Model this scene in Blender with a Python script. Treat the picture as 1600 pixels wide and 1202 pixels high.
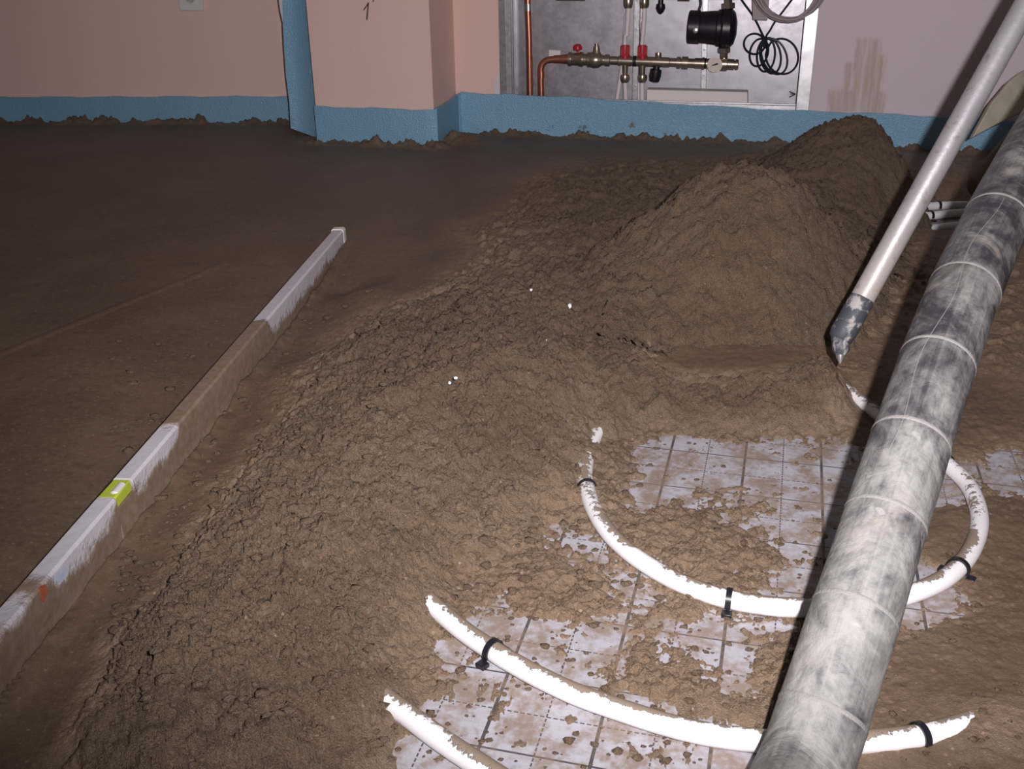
import bpy, bmesh, math, random
import numpy as np
from mathutils import Vector, Matrix

random.seed(7); rng = np.random.default_rng(11)
for o in list(bpy.data.objects): bpy.data.objects.remove(o)
scn = bpy.context.scene
COL = scn.collection

# ------------------------------------------------------------------ camera
F_PX = 1600.0; PITCH = math.radians(24.314); ROLL = math.radians(0.926); CAM_H = 0.6686
_r0 = np.array([1.0, 0, 0]); _u0 = np.array([0, math.sin(PITCH), math.cos(PITCH)])
FWD = np.array([0, math.cos(PITCH), -math.sin(PITCH)])
RGT = math.cos(ROLL)*_r0 - math.sin(ROLL)*_u0
UPV = math.sin(ROLL)*_r0 + math.cos(ROLL)*_u0
EYE = np.array([0, 0, CAM_H])
cam_d = bpy.data.cameras.new('camera'); cam = bpy.data.objects.new('camera', cam_d); COL.objects.link(cam)
cam_d.sensor_width = 36.0; cam_d.lens = 36.0; cam_d.clip_start = 0.02; cam_d.clip_end = 50
m = Matrix.Identity(4)
for i in range(3):
    m[i][0], m[i][1], m[i][2], m[i][3] = RGT[i], UPV[i], -FWD[i], EYE[i]
cam.matrix_world = m
scn.camera = cam

# ------------------------------------------------------------------ light: dim room + the camera's own flash
world = bpy.data.worlds.new('room_dim'); scn.world = world; world.use_nodes = True
world.node_tree.nodes['Background'].inputs[0].default_value = (1.0, 0.80, 0.80, 1)
world.node_tree.nodes['Background'].inputs[1].default_value = 0.075
fl_d = bpy.data.lights.new('camera_flash', 'SPOT'); fl = bpy.data.objects.new('camera_flash', fl_d); COL.objects.link(fl)
fl_pos = EYE + RGT*0.073 + UPV*0.048
aim = (FWD + RGT*0.08 + UPV*0.22)
fl.location = fl_pos
fl.rotation_euler = Vector(aim).to_track_quat('-Z', 'Y').to_euler()
fl_d.energy = 143.0; fl_d.color = (1.0, 0.94, 0.97)
fl_d.spot_size = math.radians(103); fl_d.spot_blend = 1.0; fl_d.shadow_soft_size = 0.010
vs = scn.view_settings
vs.view_transform = 'Standard'; vs.look = 'None'; vs.gamma = 1.0; vs.use_curve_mapping = False
vs.exposure = 0.0

# ------------------------------------------------------------------ turning a picture measurement into a place in the room
def ray(px, py): return RGT*(px-800)/F_PX + UPV*(601-py)/F_PX + FWD
def atz(px, py, z):
    d = ray(px, py); return EYE + d*((z-CAM_H)/d[2])
def atw(px, py, w): return EYE + ray(px, py)*w
WA = np.array([-0.108, 3.262, 0.0]); WANG = math.radians(-14.6)
WU = np.array([math.cos(WANG), math.sin(WANG), 0]); WN = np.array([-math.sin(WANG), math.cos(WANG), 0])
WZ = np.array([0, 0, 1.0])
def atwall(px, py, d=0.0):               # on the plane d metres behind the face of the right wall
    r = ray(px, py); t = ((WA + WN*d - EYE) @ WN)/(r @ WN); return EYE + r*t
def W(s, d, z): return WA + WU*s + WN*d + WZ*z
def wl(p): q = p-WA; return q@WU, q@WN, p[2]
MM = 0.00197                              # one picture pixel at the wall, in metres

# ------------------------------------------------------------------ node helper
def srgb(r, g, b):
    f = lambda c: (c/255/12.92 if c <= 10 else ((c/255+.055)/1.055)**2.4)
    return (f(r), f(g), f(b), 1)
class NT:
    def __init__(s, name):
        s.m = bpy.data.materials.new(name); s.m.use_nodes = True
        s.t = s.m.node_tree; s.b = s.t.nodes['Principled BSDF']
    def link(s, a, b): s.t.links.new(a, b)
    def new(s, k): return s.t.nodes.new(k)
    def val(s, sock, v):
        if hasattr(v, 'links'): s.link(v, sock)
        elif isinstance(v, tuple) and len(v) == 3 and sock.type == 'RGBA': sock.default_value = (*v, 1)
        else: sock.default_value = v
    def math(s, op, a, b=0.0, c=None, clamp=False):
        n = s.new('ShaderNodeMath'); n.operation = op; n.use_clamp = clamp
        s.val(n.inputs[0], a); s.val(n.inputs[1], b)
        if c is not None: s.val(n.inputs[2], c)
        return n.outputs[0]
    def coord(s, kind='Object'): return s.new('ShaderNodeTexCoord').outputs[kind]
    def mapping(s, v, scale=(1, 1, 1), rot=(0, 0, 0), loc=(0, 0, 0)):
        n = s.new('ShaderNodeMapping'); s.link(v, n.inputs[0])
        n.inputs['Scale'].default_value = scale; n.inputs['Rotation'].default_value = rot; n.inputs['Location'].default_value = loc
        return n.outputs[0]
    def noise(s, v, scale, detail=4, rough=.55, dist=0.0):
        n = s.new('ShaderNodeTexNoise'); s.link(v, n.inputs['Vector'])
        n.inputs['Scale'].default_value = scale; n.inputs['Detail'].default_value = detail
        n.inputs['Roughness'].default_value = rough; n.inputs['Distortion'].default_value = dist
        return n.outputs['Fac']
    def voro(s, v, scale, out='Distance', feat='F1', rnd=1.0):
        n = s.new('ShaderNodeTexVoronoi'); s.link(v, n.inputs['Vector']); n.feature = feat
        n.inputs['Scale'].default_value = scale; n.inputs['Randomness'].default_value = rnd
        return n.outputs[out]
    def ramp(s, f, lo, hi): # smooth step
        n = s.new('ShaderNodeMapRange'); n.interpolation_type = 'SMOOTHSTEP'
        s.val(n.inputs[0], f); s.val(n.inputs[1], lo); s.val(n.inputs[2], hi); return n.outputs[0]
    def lerp(s, f, lo, hi):
        n = s.new('ShaderNodeMapRange'); s.val(n.inputs[0], f); n.inputs[3].default_value = lo; n.inputs[4].default_value = hi; return n.outputs[0]
    def mix(s, f, a, b):
        n = s.new('ShaderNodeMix'); n.data_type = 'RGBA'
        s.val(n.inputs[0], f); s.val(n.inputs[6], a); s.val(n.inputs[7], b); return n.outputs[2]
    def sep(s, v):
        n = s.new('ShaderNodeSeparateXYZ'); s.link(v, n.inputs[0]); return n.outputs
    def bump(s, h, dist=.001, strength=1.0, normal=None):
        n = s.new('ShaderNodeBump'); s.link(h, n.inputs['Height']); n.inputs['Distance'].default_value = dist
        n.inputs['Strength'].default_value = strength
        if normal: s.link(normal, n.inputs['Normal'])
        return n.outputs[0]
    def set(s, **k):
        for a, v in k.items(): s.val(s.b.inputs[{'color': 'Base Color', 'rough': 'Roughness', 'metal': 'Metallic', 'spec': 'Specular IOR Level', 'normal': 'Normal', 'coat': 'Coat Weight', 'sub': 'Subsurface Weight'}[a]], v)
        return s.m

MUD = (0.255, 0.182, 0.122); MUD2 = (0.195, 0.134, 0.088); MUD3 = (0.33, 0.245, 0.17)
def simple(name, col, rough=.5, metal=0.0, var=.12, vs_=30, bump=0.0, spec=.5):
    n = NT(name); c = n.coord()
    f = n.noise(c, vs_, 5)
    n.set(color=n.mix(f, tuple(x*(1-var) for x in col[:3]), tuple(min(1, x*(1+var)) for x in col[:3])), metal=metal, spec=spec)
    n.set(rough=n.lerp(n.noise(c, vs_*1.7, 3), max(.05, rough-.08), min(1, rough+.08)))
    if bump: n.set(normal=n.bump(n.noise(c, vs_*6, 4), bump))
    return n.m

def mat_screed():
    n = NT('wet_screed'); c = n.coord()
    at = n.new('ShaderNodeAttribute'); at.attribute_name = 'rough'; rf = at.outputs['Fac']
    big = n.noise(c, 6, 4); fine = n.noise(c, 160, 4, .65); grit = n.noise(c, 520, 3, .7)
    col = n.mix(n.ramp(big, .3, .7), MUD2, MUD)
    col = n.mix(n.math('MULTIPLY', n.ramp(fine, .45, .75), .55), col, MUD3)
    col = n.mix(n.math('MULTIPLY', n.ramp(n.noise(c, 70, 3, .6), .52, .72), .4), col, (0.11, .068, .042))
    peb = n.voro(c, 130, 'Distance'); pc = n.voro(c, 130, 'Color')
    ps = n.sep(pc)
    pm = n.math('MULTIPLY', n.math('LESS_THAN', peb, .22), n.math('GREATER_THAN', ps[0], .86))
    col = n.mix(n.math('MULTIPLY', pm, .75), col, n.mix(ps[1], (0.42, .24, .15), (0.42, .36, .28)))
    gr2 = n.noise(c, 1100, 2, .6)
    h = n.math('ADD', n.math('MULTIPLY', fine, .8), n.math('ADD', n.math('MULTIPLY', grit, .75), n.math('MULTIPLY', gr2, .3)))
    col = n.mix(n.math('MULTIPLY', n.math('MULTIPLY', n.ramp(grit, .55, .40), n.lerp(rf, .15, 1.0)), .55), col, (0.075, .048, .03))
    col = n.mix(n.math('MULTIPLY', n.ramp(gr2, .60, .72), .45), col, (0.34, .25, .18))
    h = n.math('ADD', h, n.math('MULTIPLY', pm, .25))
    dk = n.new('ShaderNodeMix'); dk.data_type = 'RGBA'; dk.blend_type = 'MULTIPLY'; dk.inputs[0].default_value = 1.0   # trowelled paste is wetter and darker than loose crumbs
    n.link(col, dk.inputs[6]); n.link(n.mix(n.ramp(rf, .05, .38), (.60, .58, .56), (1.0, 1.0, .97)), dk.inputs[7]); col = dk.outputs[2]
    k = n.lerp(rf, .30, 1.0)
    nb = n.new('ShaderNodeBump'); n.link(h, nb.inputs['Height']); nb.inputs['Distance'].default_value = .0065; n.link(k, nb.inputs['Strength'])
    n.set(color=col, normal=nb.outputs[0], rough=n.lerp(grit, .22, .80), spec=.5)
    return n.m

def mat_foil():
    n = NT('printed_grid_foil'); c = n.coord(); x, y, _ = n.sep(c)
    th = math.radians(-15.111); ox, oy = -0.1309, 0.72441
    X = n.math('SUBTRACT', x, ox); Y = n.math('SUBTRACT', y, oy)
    u = n.math('ADD', n.math('MULTIPLY', X, math.cos(th)), n.math('MULTIPLY', Y, math.sin(th)))
    v = n.math('SUBTRACT', n.math('MULTIPLY', Y, math.cos(th)), n.math('MULTIPLY', X, math.sin(th)))
    def lines(a, b, wsol, wdash):
        f = n.math('FRACT', n.math('ADD', n.math('MULTIPLY', a, 10.0), 50.5))
        sol = n.math('LESS_THAN', n.math('ABSOLUTE', n.math('SUBTRACT', f, .5)), wsol*10)
        g = n.math('FRACT', n.math('ADD', n.math('MULTIPLY', a, 10.0), 50.0))
        da = n.math('LESS_THAN', n.math('ABSOLUTE', n.math('SUBTRACT', g, .5)), wdash*10)
        d = n.math('LESS_THAN', n.math('FRACT', n.math('ADD', n.math('MULTIPLY', b, 160.0), 100.0)), .68)
        return n.math('MAXIMUM', sol, n.math('MULTIPLY', da, d))
    ln = n.math('MAXIMUM', lines(u, v, .0017, .0008), lines(v, u, .0011, .0008))
    base = n.mix(n.noise(c, 9, 4), (0.37, .365, .41), (0.46, .455, .495))
    col = n.mix(n.math('MULTIPLY', ln, .92), base, (0.035, .035, .04))
    st = n.noise(c, 24, 6, .62, .3); st2 = n.noise(c, 130, 4, .6)
    sm_ = n.ramp(n.noise(n.mapping(c, (9, 40, 1), (0, 0, .2)), 1.0, 5, .65), .50, .75)
    film = n.ramp(n.math('ADD', st, n.math('MULTIPLY', n.math('SUBTRACT', st2, .5), .42)), .36, .64)
    col = n.mix(n.math('MULTIPLY', n.math('MAXIMUM', film, n.math('MULTIPLY', sm_, .6)), .84), col, (0.225, .162, .11))
    n.set(color=col, rough=n.lerp(st2, .28, .6), spec=.35, normal=n.bump(n.noise(c, 14, 3), .002))
    return n.m

def mud_on(n, base, mask, mudcol=(0.20, .14, .085)):
    return n.mix(mask, base, mudcol)
def mat_pex():
    n = NT('white_pex'); c = n.coord()
    g = n.new('ShaderNodeNewGeometry'); nx = n.sep(g.outputs['Normal'])
    up = n.math('ADD', n.math('MULTIPLY', nx[1], .80), n.math('MULTIPLY', nx[2], .55))
    ns = n.math('ADD', n.math('MULTIPLY', n.math('SUBTRACT', n.noise(c, 130, 5, .7), .5), 1.7), n.math('MULTIPLY', n.math('SUBTRACT', n.noise(c, 13, 3), .5), 2.2))
    mk = n.ramp(n.math('ADD', up, ns), .46, .60)
    n.set(color=mud_on(n, (0.80, .79, .80), n.math('MULTIPLY', mk, .92)), rough=n.lerp(mk, .35, .8), normal=n.bump(mk, .0012))
    return n.m
def mat_hose():
    n = NT('cement_stained_rubber'); c = n.coord('UV'); o = n.coord()
    a = n.mapping(c, (1.0, 7.0, 1)); oy = n.sep(o)
    big = n.noise(o, 13, 6, .62, 1.2); st = n.noise(n.mapping(c, (3.0, 34, 1)), 1.0, 5, .6, .8); fine = n.noise(o, 60, 6, .7, .5)
    nearf = n.ramp(oy[1], .50, -.05)                # dried cement thicker towards the lower end
    f = n.math('ADD', n.math('ADD', n.math('MULTIPLY', big, .72), n.math('MULTIPLY', st, .20)), n.math('MULTIPLY', fine, .26))
    f = n.math('ADD', f, n.math('MULTIPLY', nearf, .17))
    k = n.ramp(f, .50, .86)
    col = n.mix(k, (0.034, .035, .040), (0.29, .28, .27))
    be = n.ramp(n.noise(o, 17, 4, .6, 1.0), .56, .72)
    col = n.mix(n.math('MULTIPLY', be, .5), col, (0.30, .265, .23))
    scr = n.ramp(n.noise(n.mapping(c, (40, 8, 1), (0, 0, .5)), 1.0, 2), .69, .72)
    col = n.mix(n.math('MULTIPLY', scr, .35), col, (0.42, .41, .40))
    h = n.math('ADD', n.math('MULTIPLY', fine, .6), big)
    n.set(color=col, rough=n.lerp(k, .38, .75), spec=.4, normal=n.bump(h, .0025))
    return n.m
def mat_alu():
    n = NT('worn_aluminium_tube'); c = n.coord()
    f = n.noise(c, 14, 5, .6); d = n.ramp(n.noise(c, 38, 6, .72), .55, .66)
    low = n.ramp(n.sep(c)[2], .26, .05)
    col = n.mix(f, (0.33, .315, .33), (0.44, .42, .43))
    col = n.mix(n.math('MULTIPLY', low, .8), col, (0.42, .385, .34))
    col = n.mix(n.math('MULTIPLY', d, .6), col, (0.22, .185, .15))
    n.set(color=col, metal=n.lerp(low, .4, .1), rough=n.lerp(f, .38, .55), normal=n.bump(n.noise(c, 70, 3), .0006))
    return n.m
def mat_rubber_tip():
    n = NT('smeared_rubber'); c = n.coord()
    k = n.ramp(n.noise(c, 38, 4, .6, .4), .46, .60)
    n.set(color=n.mix(k, (0.05, .055, .07), (0.36, .34, .33)), rough=.6, normal=n.bump(k, .001)); return n.m
def mat_level():
    n = NT('muddy_white_level'); c = n.coord('UV'); o = n.coord(); p = n.sep(c)   # u metres along, v metres below the top face
    ns = n.noise(o, 34, 5, .65); nl = n.noise(n.mapping(c, (9, 0, 0)), 1.0, 3, .6)
    # bare white lengths of the top, everything else under mud
    bare = None
    for ua, ub, dep in LEV_BARE:
        q = n.math('MULTIPLY', n.math('MULTIPLY', n.ramp(p[0], ua-.03, ua+.02), n.ramp(p[0], ub+.03, ub-.02)), dep+.02)
        bare = q if bare is None else n.math('MAXIMUM', bare, q)
    edge = n.math('ADD', n.math('SUBTRACT', bare, .02), n.math('MULTIPLY', n.math('SUBTRACT', nl, .5), .035))
    k = n.ramp(n.math('ADD', n.math('SUBTRACT', p[1], edge), n.math('MULTIPLY', n.math('SUBTRACT', ns, .5), .05)), -.006, .014)
    thin = n.ramp(n.noise(o, 90, 4, .6), .35, .65)
    col = n.mix(n.noise(o, 20, 4), (0.54, .52, .57), (0.68, .66, .70))
    col = n.mix(n.math('MULTIPLY', k, n.lerp(thin, .90, 1.0)), col, (0.22, .155, .10))
    n.set(color=col, rough=n.lerp(k, .4, .65), normal=n.bump(n.math('ADD', k, n.math('MULTIPLY', ns, .6)), .002)); return n.m
def mat_foam():
    n = NT('blue_edge_foam'); c = n.coord()
    cell = n.voro(c, 260); sp = n.ramp(n.noise(c, 300, 2), .64, .74)
    col = n.mix(n.noise(c, 7, 3), (0.19, .38, .55), (0.25, .47, .64))
    col = n.mix(n.math('MULTIPLY', sp, .35), col, (0.45, .62, .75))
    z = n.sep(c)[2]
    sm = n.math('MULTIPLY', n.ramp(n.noise(c, 16, 5, .65), .63, .72), n.ramp(z, .150, .10))
    col = n.mix(n.math('MULTIPLY', sm, .85), col, (0.09, .065, .05))
    n.set(color=col, rough=.42, spec=.5, normal=n.bump(n.math('ADD', cell, n.noise(c, 25, 2)), .0015)); return n.m
def mat_wall(name, a, b, stain=None):
    n = NT(name); c = n.coord()
    col = n.mix(n.noise(c, 3, 4), a, b); g = n.noise(c, 300, 3, .6)
    if stain:                                         # a few trowel wipes of mortar on the plaster
        x, y, z = n.sep(c); mk = None
        for (s0, s1, z0, z1) in stain:
            w = n.math('MULTIPLY', n.math('SUBTRACT', n.noise(c, 30, 3), .5), .016)
            xx = n.math('ADD', x, w); zz = n.math('ADD', z, w)
            r = n.math('MULTIPLY', n.math('MULTIPLY', n.ramp(xx, s0-.006, s0+.006), n.ramp(xx, s1+.006, s1-.006)),
                       n.math('MULTIPLY', n.ramp(zz, z0-.01, z0+.01), n.ramp(zz, z1+.008, z1-.008)))
            mk = r if mk is None else n.math('MAXIMUM', mk, r)
        streak = n.noise(n.mapping(c, (60, 60, 5)), 1.0, 4, .65)
        mk = n.math('MULTIPLY', mk, n.ramp(streak, .22, .70))
        col = n.mix(n.math('MULTIPLY', mk, .75), col, (0.44, .35, .25))
    n.set(color=col, rough=.85, spec=.25, normal=n.bump(g, .0008)); return n.m
def mat_galv(name, a, b, rough=.42, metal=.85):
    n = NT(name); c = n.coord()
    v = n.voro(c, 110, 'Color'); f = n.sep(v)[0]
    col = n.mix(n.math('ADD', n.math('MULTIPLY', f, .22), n.math('MULTIPLY', n.noise(c, 9, 5), .75)), a, b)
    n.set(color=col, metal=metal, rough=n.lerp(f, rough-.02, rough+.04), normal=n.bump(n.noise(c, 8, 2), .002)); return n.m

M = dict(
 screed=mat_screed(), foil=mat_foil(), pex=mat_pex(), hose=mat_hose(), alu=mat_alu(), tip=mat_rubber_tip(), level=None, foam=mat_foam(),
 peach=mat_wall('peach_plaster', (0.80, .58, .51), (0.86, .63, .56)),
 mauve=None,
 galv=mat_galv('galvanised_back_sheet', (0.36, .34, .365), (0.43, .41, .44), .38),
 rail=mat_galv('galvanised_frame', (0.50, .50, .50), (0.72, .72, .74), .36),
 zinc=simple('bright_zinc', (0.80, .80, .82), .28, .9, .08),
 copper=simple('copper', (0.72, .30, .20), .30, .9, .12, 20),
 brass=simple('nickel_brass', (0.50, .42, .34), .30, .9, .2, 40),
 red=simple('red_plastic', (0.50, .015, .03), .35, 0, .1),
 black=simple('black_plastic', (0.012, .011, .016), .35, 0, .3, 40),
 dark=simple('black_cable', (0.012, .016, .03), .4, 0, .2),
 pipew=simple('white_riser_pipe', (0.86, .78, .80), .4, 0, .08),
 hring=simple('cement_filled_seam', (0.23, .22, .21), .75, 0, .15, 60, .001),
 white=simple('white_plastic', (0.74, .71, .70), .4, 0, .05),
 poly=simple('stained_white_board', (0.90, .82, .82), .75, 0, .08, 14, .0008),
 cable=simple('grey_cable', (0.36, .29, .30), .5, 0, .15, 20),
 vial=simple('yellow_vial', (0.50, .60, .06), .12, 0, .15, 60),
 pencil=simple('pencil_mark', (0.12, .085, .08), .9, 0, .2, 80),
 wood=simple('dark_wood', (0.17, .115, .09), .7, 0, .3, 18, .001),
 cream=simple('dirty_cream_board', (0.50, .46, .36), .7, 0, .35, 16, .001),
 steel=simple('scraped_steel', (0.28, .26, .25), .4, .6, .2, 40),
 label_b=simple('pale_blue_label', (0.50, .55, .66), .6, 0, .2, 120),
 label_r=simple('red_label', (0.36, .10, .05), .6, 0, .3, 120),
 plaster=simple('white_filler', (0.72, .67, .70), .85, 0, .06),
 dial=simple('dial_face', (0.78, .66, .58), .5, 0, .03),
 poly_w=simple('polystyrene', (0.85, .85, .85), .7, 0, .05),
)

# ------------------------------------------------------------------ mesh building (points given in room coordinates)
def nrm(v): v = np.asarray(v, float); return v/np.linalg.norm(v)
class MB:
    def __init__(s): s.v = []; s.f = []; s.uv = []
    def add(s, vs, fs, uvs=None):
        b = len(s.v); s.v += [tuple(map(float, p)) for p in vs]; s.f += [tuple(i+b for i in f) for f in fs]
        s.uv += list(uvs) if uvs is not None else [(0, 0)]*len(vs); return s
    def box8(s, p):                       # p: 8 corners, bottom loop then top loop
        return s.add(p, [(3, 2, 1, 0), (4, 5, 6, 7), (0, 1, 5, 4), (1, 2, 6, 5), (2, 3, 7, 6), (3, 0, 4, 7)])
    def wbox(s, s0, s1, d0, d1, z0, z1):  # box in the frame of the right wall
        return s.box8([W(s0, d0, z0), W(s1, d0, z0), W(s1, d1, z0), W(s0, d1, z0), W(s0, d0, z1), W(s1, d0, z1), W(s1, d1, z1), W(s0, d1, z1)])
    def lathe(s, p0, ax, prof, seg=20, caps=True):
        p0 = np.array(p0, float); ax = nrm(ax); h = np.array([0, 0, 1.0]) if abs(ax[2]) < .9 else np.array([1.0, 0, 0])
        a = nrm(np.cross(ax, h)); b = np.cross(ax, a)
        vs = []; fs = []; uv = []
        for t, r in prof:
            for k in range(seg):
                q = 2*math.pi*k/seg; vs.append(p0+ax*t+(a*math.cos(q)+b*math.sin(q))*r); uv.append((t, k/seg))
        for i in range(len(prof)-1):
            for k in range(seg):
                k2 = (k+1) % seg; fs.append((i*seg+k, i*seg+k2, (i+1)*seg+k2, (i+1)*seg+k))
        if caps:
            fs.append(tuple(range(seg))[::-1]); fs.append(tuple((len(prof)-1)*seg+k for k in range(seg)))
        return s.add(vs, fs, uv)
    def tube(s, pts, rad, seg=12, closed=False, caps=True):
        P = np.array(pts, float); n = len(P)
        rad = np.full(n, rad) if np.isscalar(rad) else np.array(rad)
        T = np.zeros_like(P)
        if closed: T = np.roll(P, -1, 0)-np.roll(P, 1, 0)
        else: T[1:-1] = P[2:]-P[:-2]; T[0] = P[1]-P[0]; T[-1] = P[-1]-P[-2]
        T /= np.linalg.norm(T, axis=1)[:, None]
        h = np.array([0, 0, 1.0]) if abs(T[0][2]) < .9 else np.array([1.0, 0, 0])
        a = nrm(np.cross(T[0], h)); vs = []; uv = []; L = 0
        for i in range(n):
            if i: L += np.linalg.norm(P[i]-P[i-1])
            a = nrm(a-T[i]*(a@T[i])); b = np.cross(T[i], a)
            for k in range(seg):
                q = 2*math.pi*k/seg; vs.append(P[i]+(a*math.cos(q)+b*math.sin(q))*rad[i]); uv.append((L, k/seg))
        fs = []
        for i in range(n if closed else n-1):
            j = (i+1) % n
            for k in range(seg):
                k2 = (k+1) % seg; fs.append((i*seg+k, i*seg+k2, j*seg+k2, j*seg+k))
        if caps and not closed:
            fs.append(tuple(range(seg))[::-1]); fs.append(tuple((n-1)*seg+k for k in range(seg)))
        return s.add(vs, fs, uv)
    def sheet(s, grid, thick):            # grid of points -> a sheet with a thickness along its normal
        G = np.array(grid, float); a, b = G.shape[:2]
        N = np.cross(np.gradient(G, axis=0), np.gradient(G, axis=1)); N /= np.linalg.norm(N, axis=2)[..., None]+1e-12
        A = (G+N*thick/2).reshape(-1, 3); B = (G-N*thick/2).reshape(-1, 3); o = a*b; fs = []
        ix = lambda i, j: i*b+j
        for i in range(a-1):
            for j in range(b-1):
                q = (ix(i, j), ix(i+1, j), ix(i+1, j+1), ix(i, j+1)); fs.append(q); fs.append(tuple(k+o for k in q[::-1]))
        for i in range(a-1):
            fs.append((ix(i, 0), ix(i, 0)+o, ix(i+1, 0)+o, ix(i+1, 0))); fs.append((ix(i, b-1), ix(i+1, b-1), ix(i+1, b-1)+o, ix(i, b-1)+o))
        for j in range(b-1):
            fs.append((ix(0, j), ix(0, j+1), ix(0, j+1)+o, ix(0, j)+o)); fs.append((ix(a-1, j), ix(a-1, j)+o, ix(a-1, j+1)+o, ix(a-1, j+1)))
        return s.add(list(A)+list(B), fs)
    def prism(s, poly, off):              # polygon of points extruded by the vector off
        n = len(poly); P = [np.array(p, float) for p in poly]
        return s.add(P+[p+off for p in P], [tuple(range(n))[::-1], tuple(range(n, 2*n))]+[(i, (i+1) % n, (i+1) % n+n, i+n) for i in range(n)])
def link(name, me, mat, parent=None, at=None, rz=0.0):
    o = bpy.data.objects.new(name, me); COL.objects.link(o)
    if mat: me.materials.append(mat)
    if parent is not None: o.parent = parent
    elif at is not None: o.location = tuple(at); o.rotation_euler[2] = rz
    return o
BASES = {}
def absbase(parent):
    b = BASES.get(parent.name)
    return b
def obj(name, mb, mat, parent=None, at=None, rz=0.0, smooth=35, bevel=0.0, label=None):
    at_ = np.zeros(3) if at is None else np.array(at, float)
    if parent is not None: at_, rz = absbase(parent)
    V = np.array(mb.v)-at_; c, s_ = math.cos(-rz), math.sin(-rz)
    V = np.stack([c*V[:, 0]-s_*V[:, 1], s_*V[:, 0]+c*V[:, 1], V[:, 2]], 1)
    me = bpy.data.meshes.new(name); me.from_pydata(V.tolist(), [], mb.f)
    uvl = me.uv_layers.new(name='UVMap'); li = np.zeros(len(me.loops), int); me.loops.foreach_get('vertex_index', li)
    uvl.data.foreach_set('uv', np.array(mb.uv, np.float32)[li].ravel())
    if smooth: me.shade_smooth(); me.set_sharp_from_angle(angle=math.radians(smooth))
    me.validate()
    bm = bmesh.new(); bm.from_mesh(me); bmesh.ops.recalc_face_normals(bm, faces=bm.faces); bm.to_mesh(me); bm.free()
    if smooth: me.set_sharp_from_angle(angle=math.radians(smooth))
    o = link(name, me, mat, parent, at_, rz)
    if bevel:
        bv = o.modifiers.new('bevel', 'BEVEL'); bv.width = bevel; bv.segments = 2; bv.limit_method = 'ANGLE'
    if label: o['label'] = label
    BASES[o.name] = (at_, rz)
    return o
def thing(name, label, cat, at, rz=0.0, group=None):
    o = bpy.data.objects.new(name, None); COL.objects.link(o); o.empty_display_size = .05
    o.location = tuple(at); o.rotation_euler[2] = rz; BASES[o.name] = (np.array(at, float), rz)
    return tag(o, label, cat, group)
def tag(o, label, cat=None, group=None, kind=None):
    o['label'] = label
    if cat: o['category'] = cat
    if group: o['group'] = group
    if kind: o['kind'] = kind
    return o
def struct(o, label): o['kind'] = 'structure'; o['label'] = label; return o
def spline(pts, per=8):
    P = [np.array(p, float) for p in pts]; P = [2*P[0]-P[1]]+P+[2*P[-1]-P[-2]]; out = []
    for i in range(1, len(P)-2):
        for k in range(per):
            t = k/per; a, b, c, d = P[i-1:i+3]
            out.append(.5*((2*b)+(c-a)*t+(2*a-5*b+4*c-d)*t*t+(3*b-a-3*c+d)*t**3))
    out.append(P[-2]); return out

# ------------------------------------------------------------------ SETTING: walls
LA, LB = np.array([-2.35, 3.665, 0]), np.array([-0.30, 3.455, 0])          # left wall face
lu = nrm(LB-LA); ln_ = np.array([-lu[1], lu[0], 0])
CA, CB = np.array([-0.578, 3.160, 0]), np.array([-0.216, 3.062, 0])        # face of the pier
cn = np.array([.2516, .968, 0])
H_W = 2.4
b = MB(); b.prism([LA, LB, LB+ln_*.15, LA+ln_*.15], np.array([0, 0, H_W]))
struct(obj('wall_left', b, M['peach'], at=LA), 'peach painted plaster wall on the left, behind the blue strip')
CC = WA + WU*0.0
s_c = (CB-WA)@WU
CDp = W(s_c+0.001, 0.0, 0)
b = MB(); b.prism([CA, CB, CDp, CDp+WN*.2, CA+cn*.48], np.array([0, 0, H_W]))
pier = struct(obj('wall_middle', b, M['peach'], at=CA), 'peach painted wall pier jutting out left of the metal cabinet')
# right wall with the hole for the cabinet
s0, s1 = wl(atwall(791, 100, 0))[0], wl(atwall(1262, 100, 0))[0]
def ss(px, py, d=0): return wl(atwall(px, py, d))
st = []
for (x0, y0, x1, y1) in [(1333, 60, 1378, 112), (1312, 98, 1332, 172), (1330, 85, 1382, 150), (1290, 142, 1385, 176), (1378, 92, 1386, 130)]:
    a_, b_ = ss(x0, y1), ss(x1, y0); st.append((a_[0], b_[0], a_[2], b_[2]))
M['mauve'] = mat_wall('mauve_white_plaster', (0.70, .60, .64), (0.76, .65, .69), st)
b = MB(); b.wbox(s1, 2.9, 0, .2, 0, H_W); b.wbox(s0, s1, 0, .2, 0.86, H_W)
struct(obj('wall_right', b, M['mauve'], at=WA, rz=WANG, bevel=.002), 'off white mauve wall on the right, smeared with mortar wipes')
b = MB(); b.wbox(s_c, s0, 0, .2, 0, H_W)
wc = struct(obj('wall_back', b, M['peach'], at=W(s_c, 0, 0), rz=WANG), 'narrow peach wall between the pier and the metal cabinet')
# white filler patch beside the cabinet
c0 = [(782, 110), (789, 112), (791, 147), (775, 147), (771, 138), (774, 124)]
b = MB(); b.prism([atwall(x, y, -.0005) for x, y in c0][::-1], WN*-.002)
obj('filler_patch', b, M['plaster'], wc, label='white filler patch low beside the cabinet frame')
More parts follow.
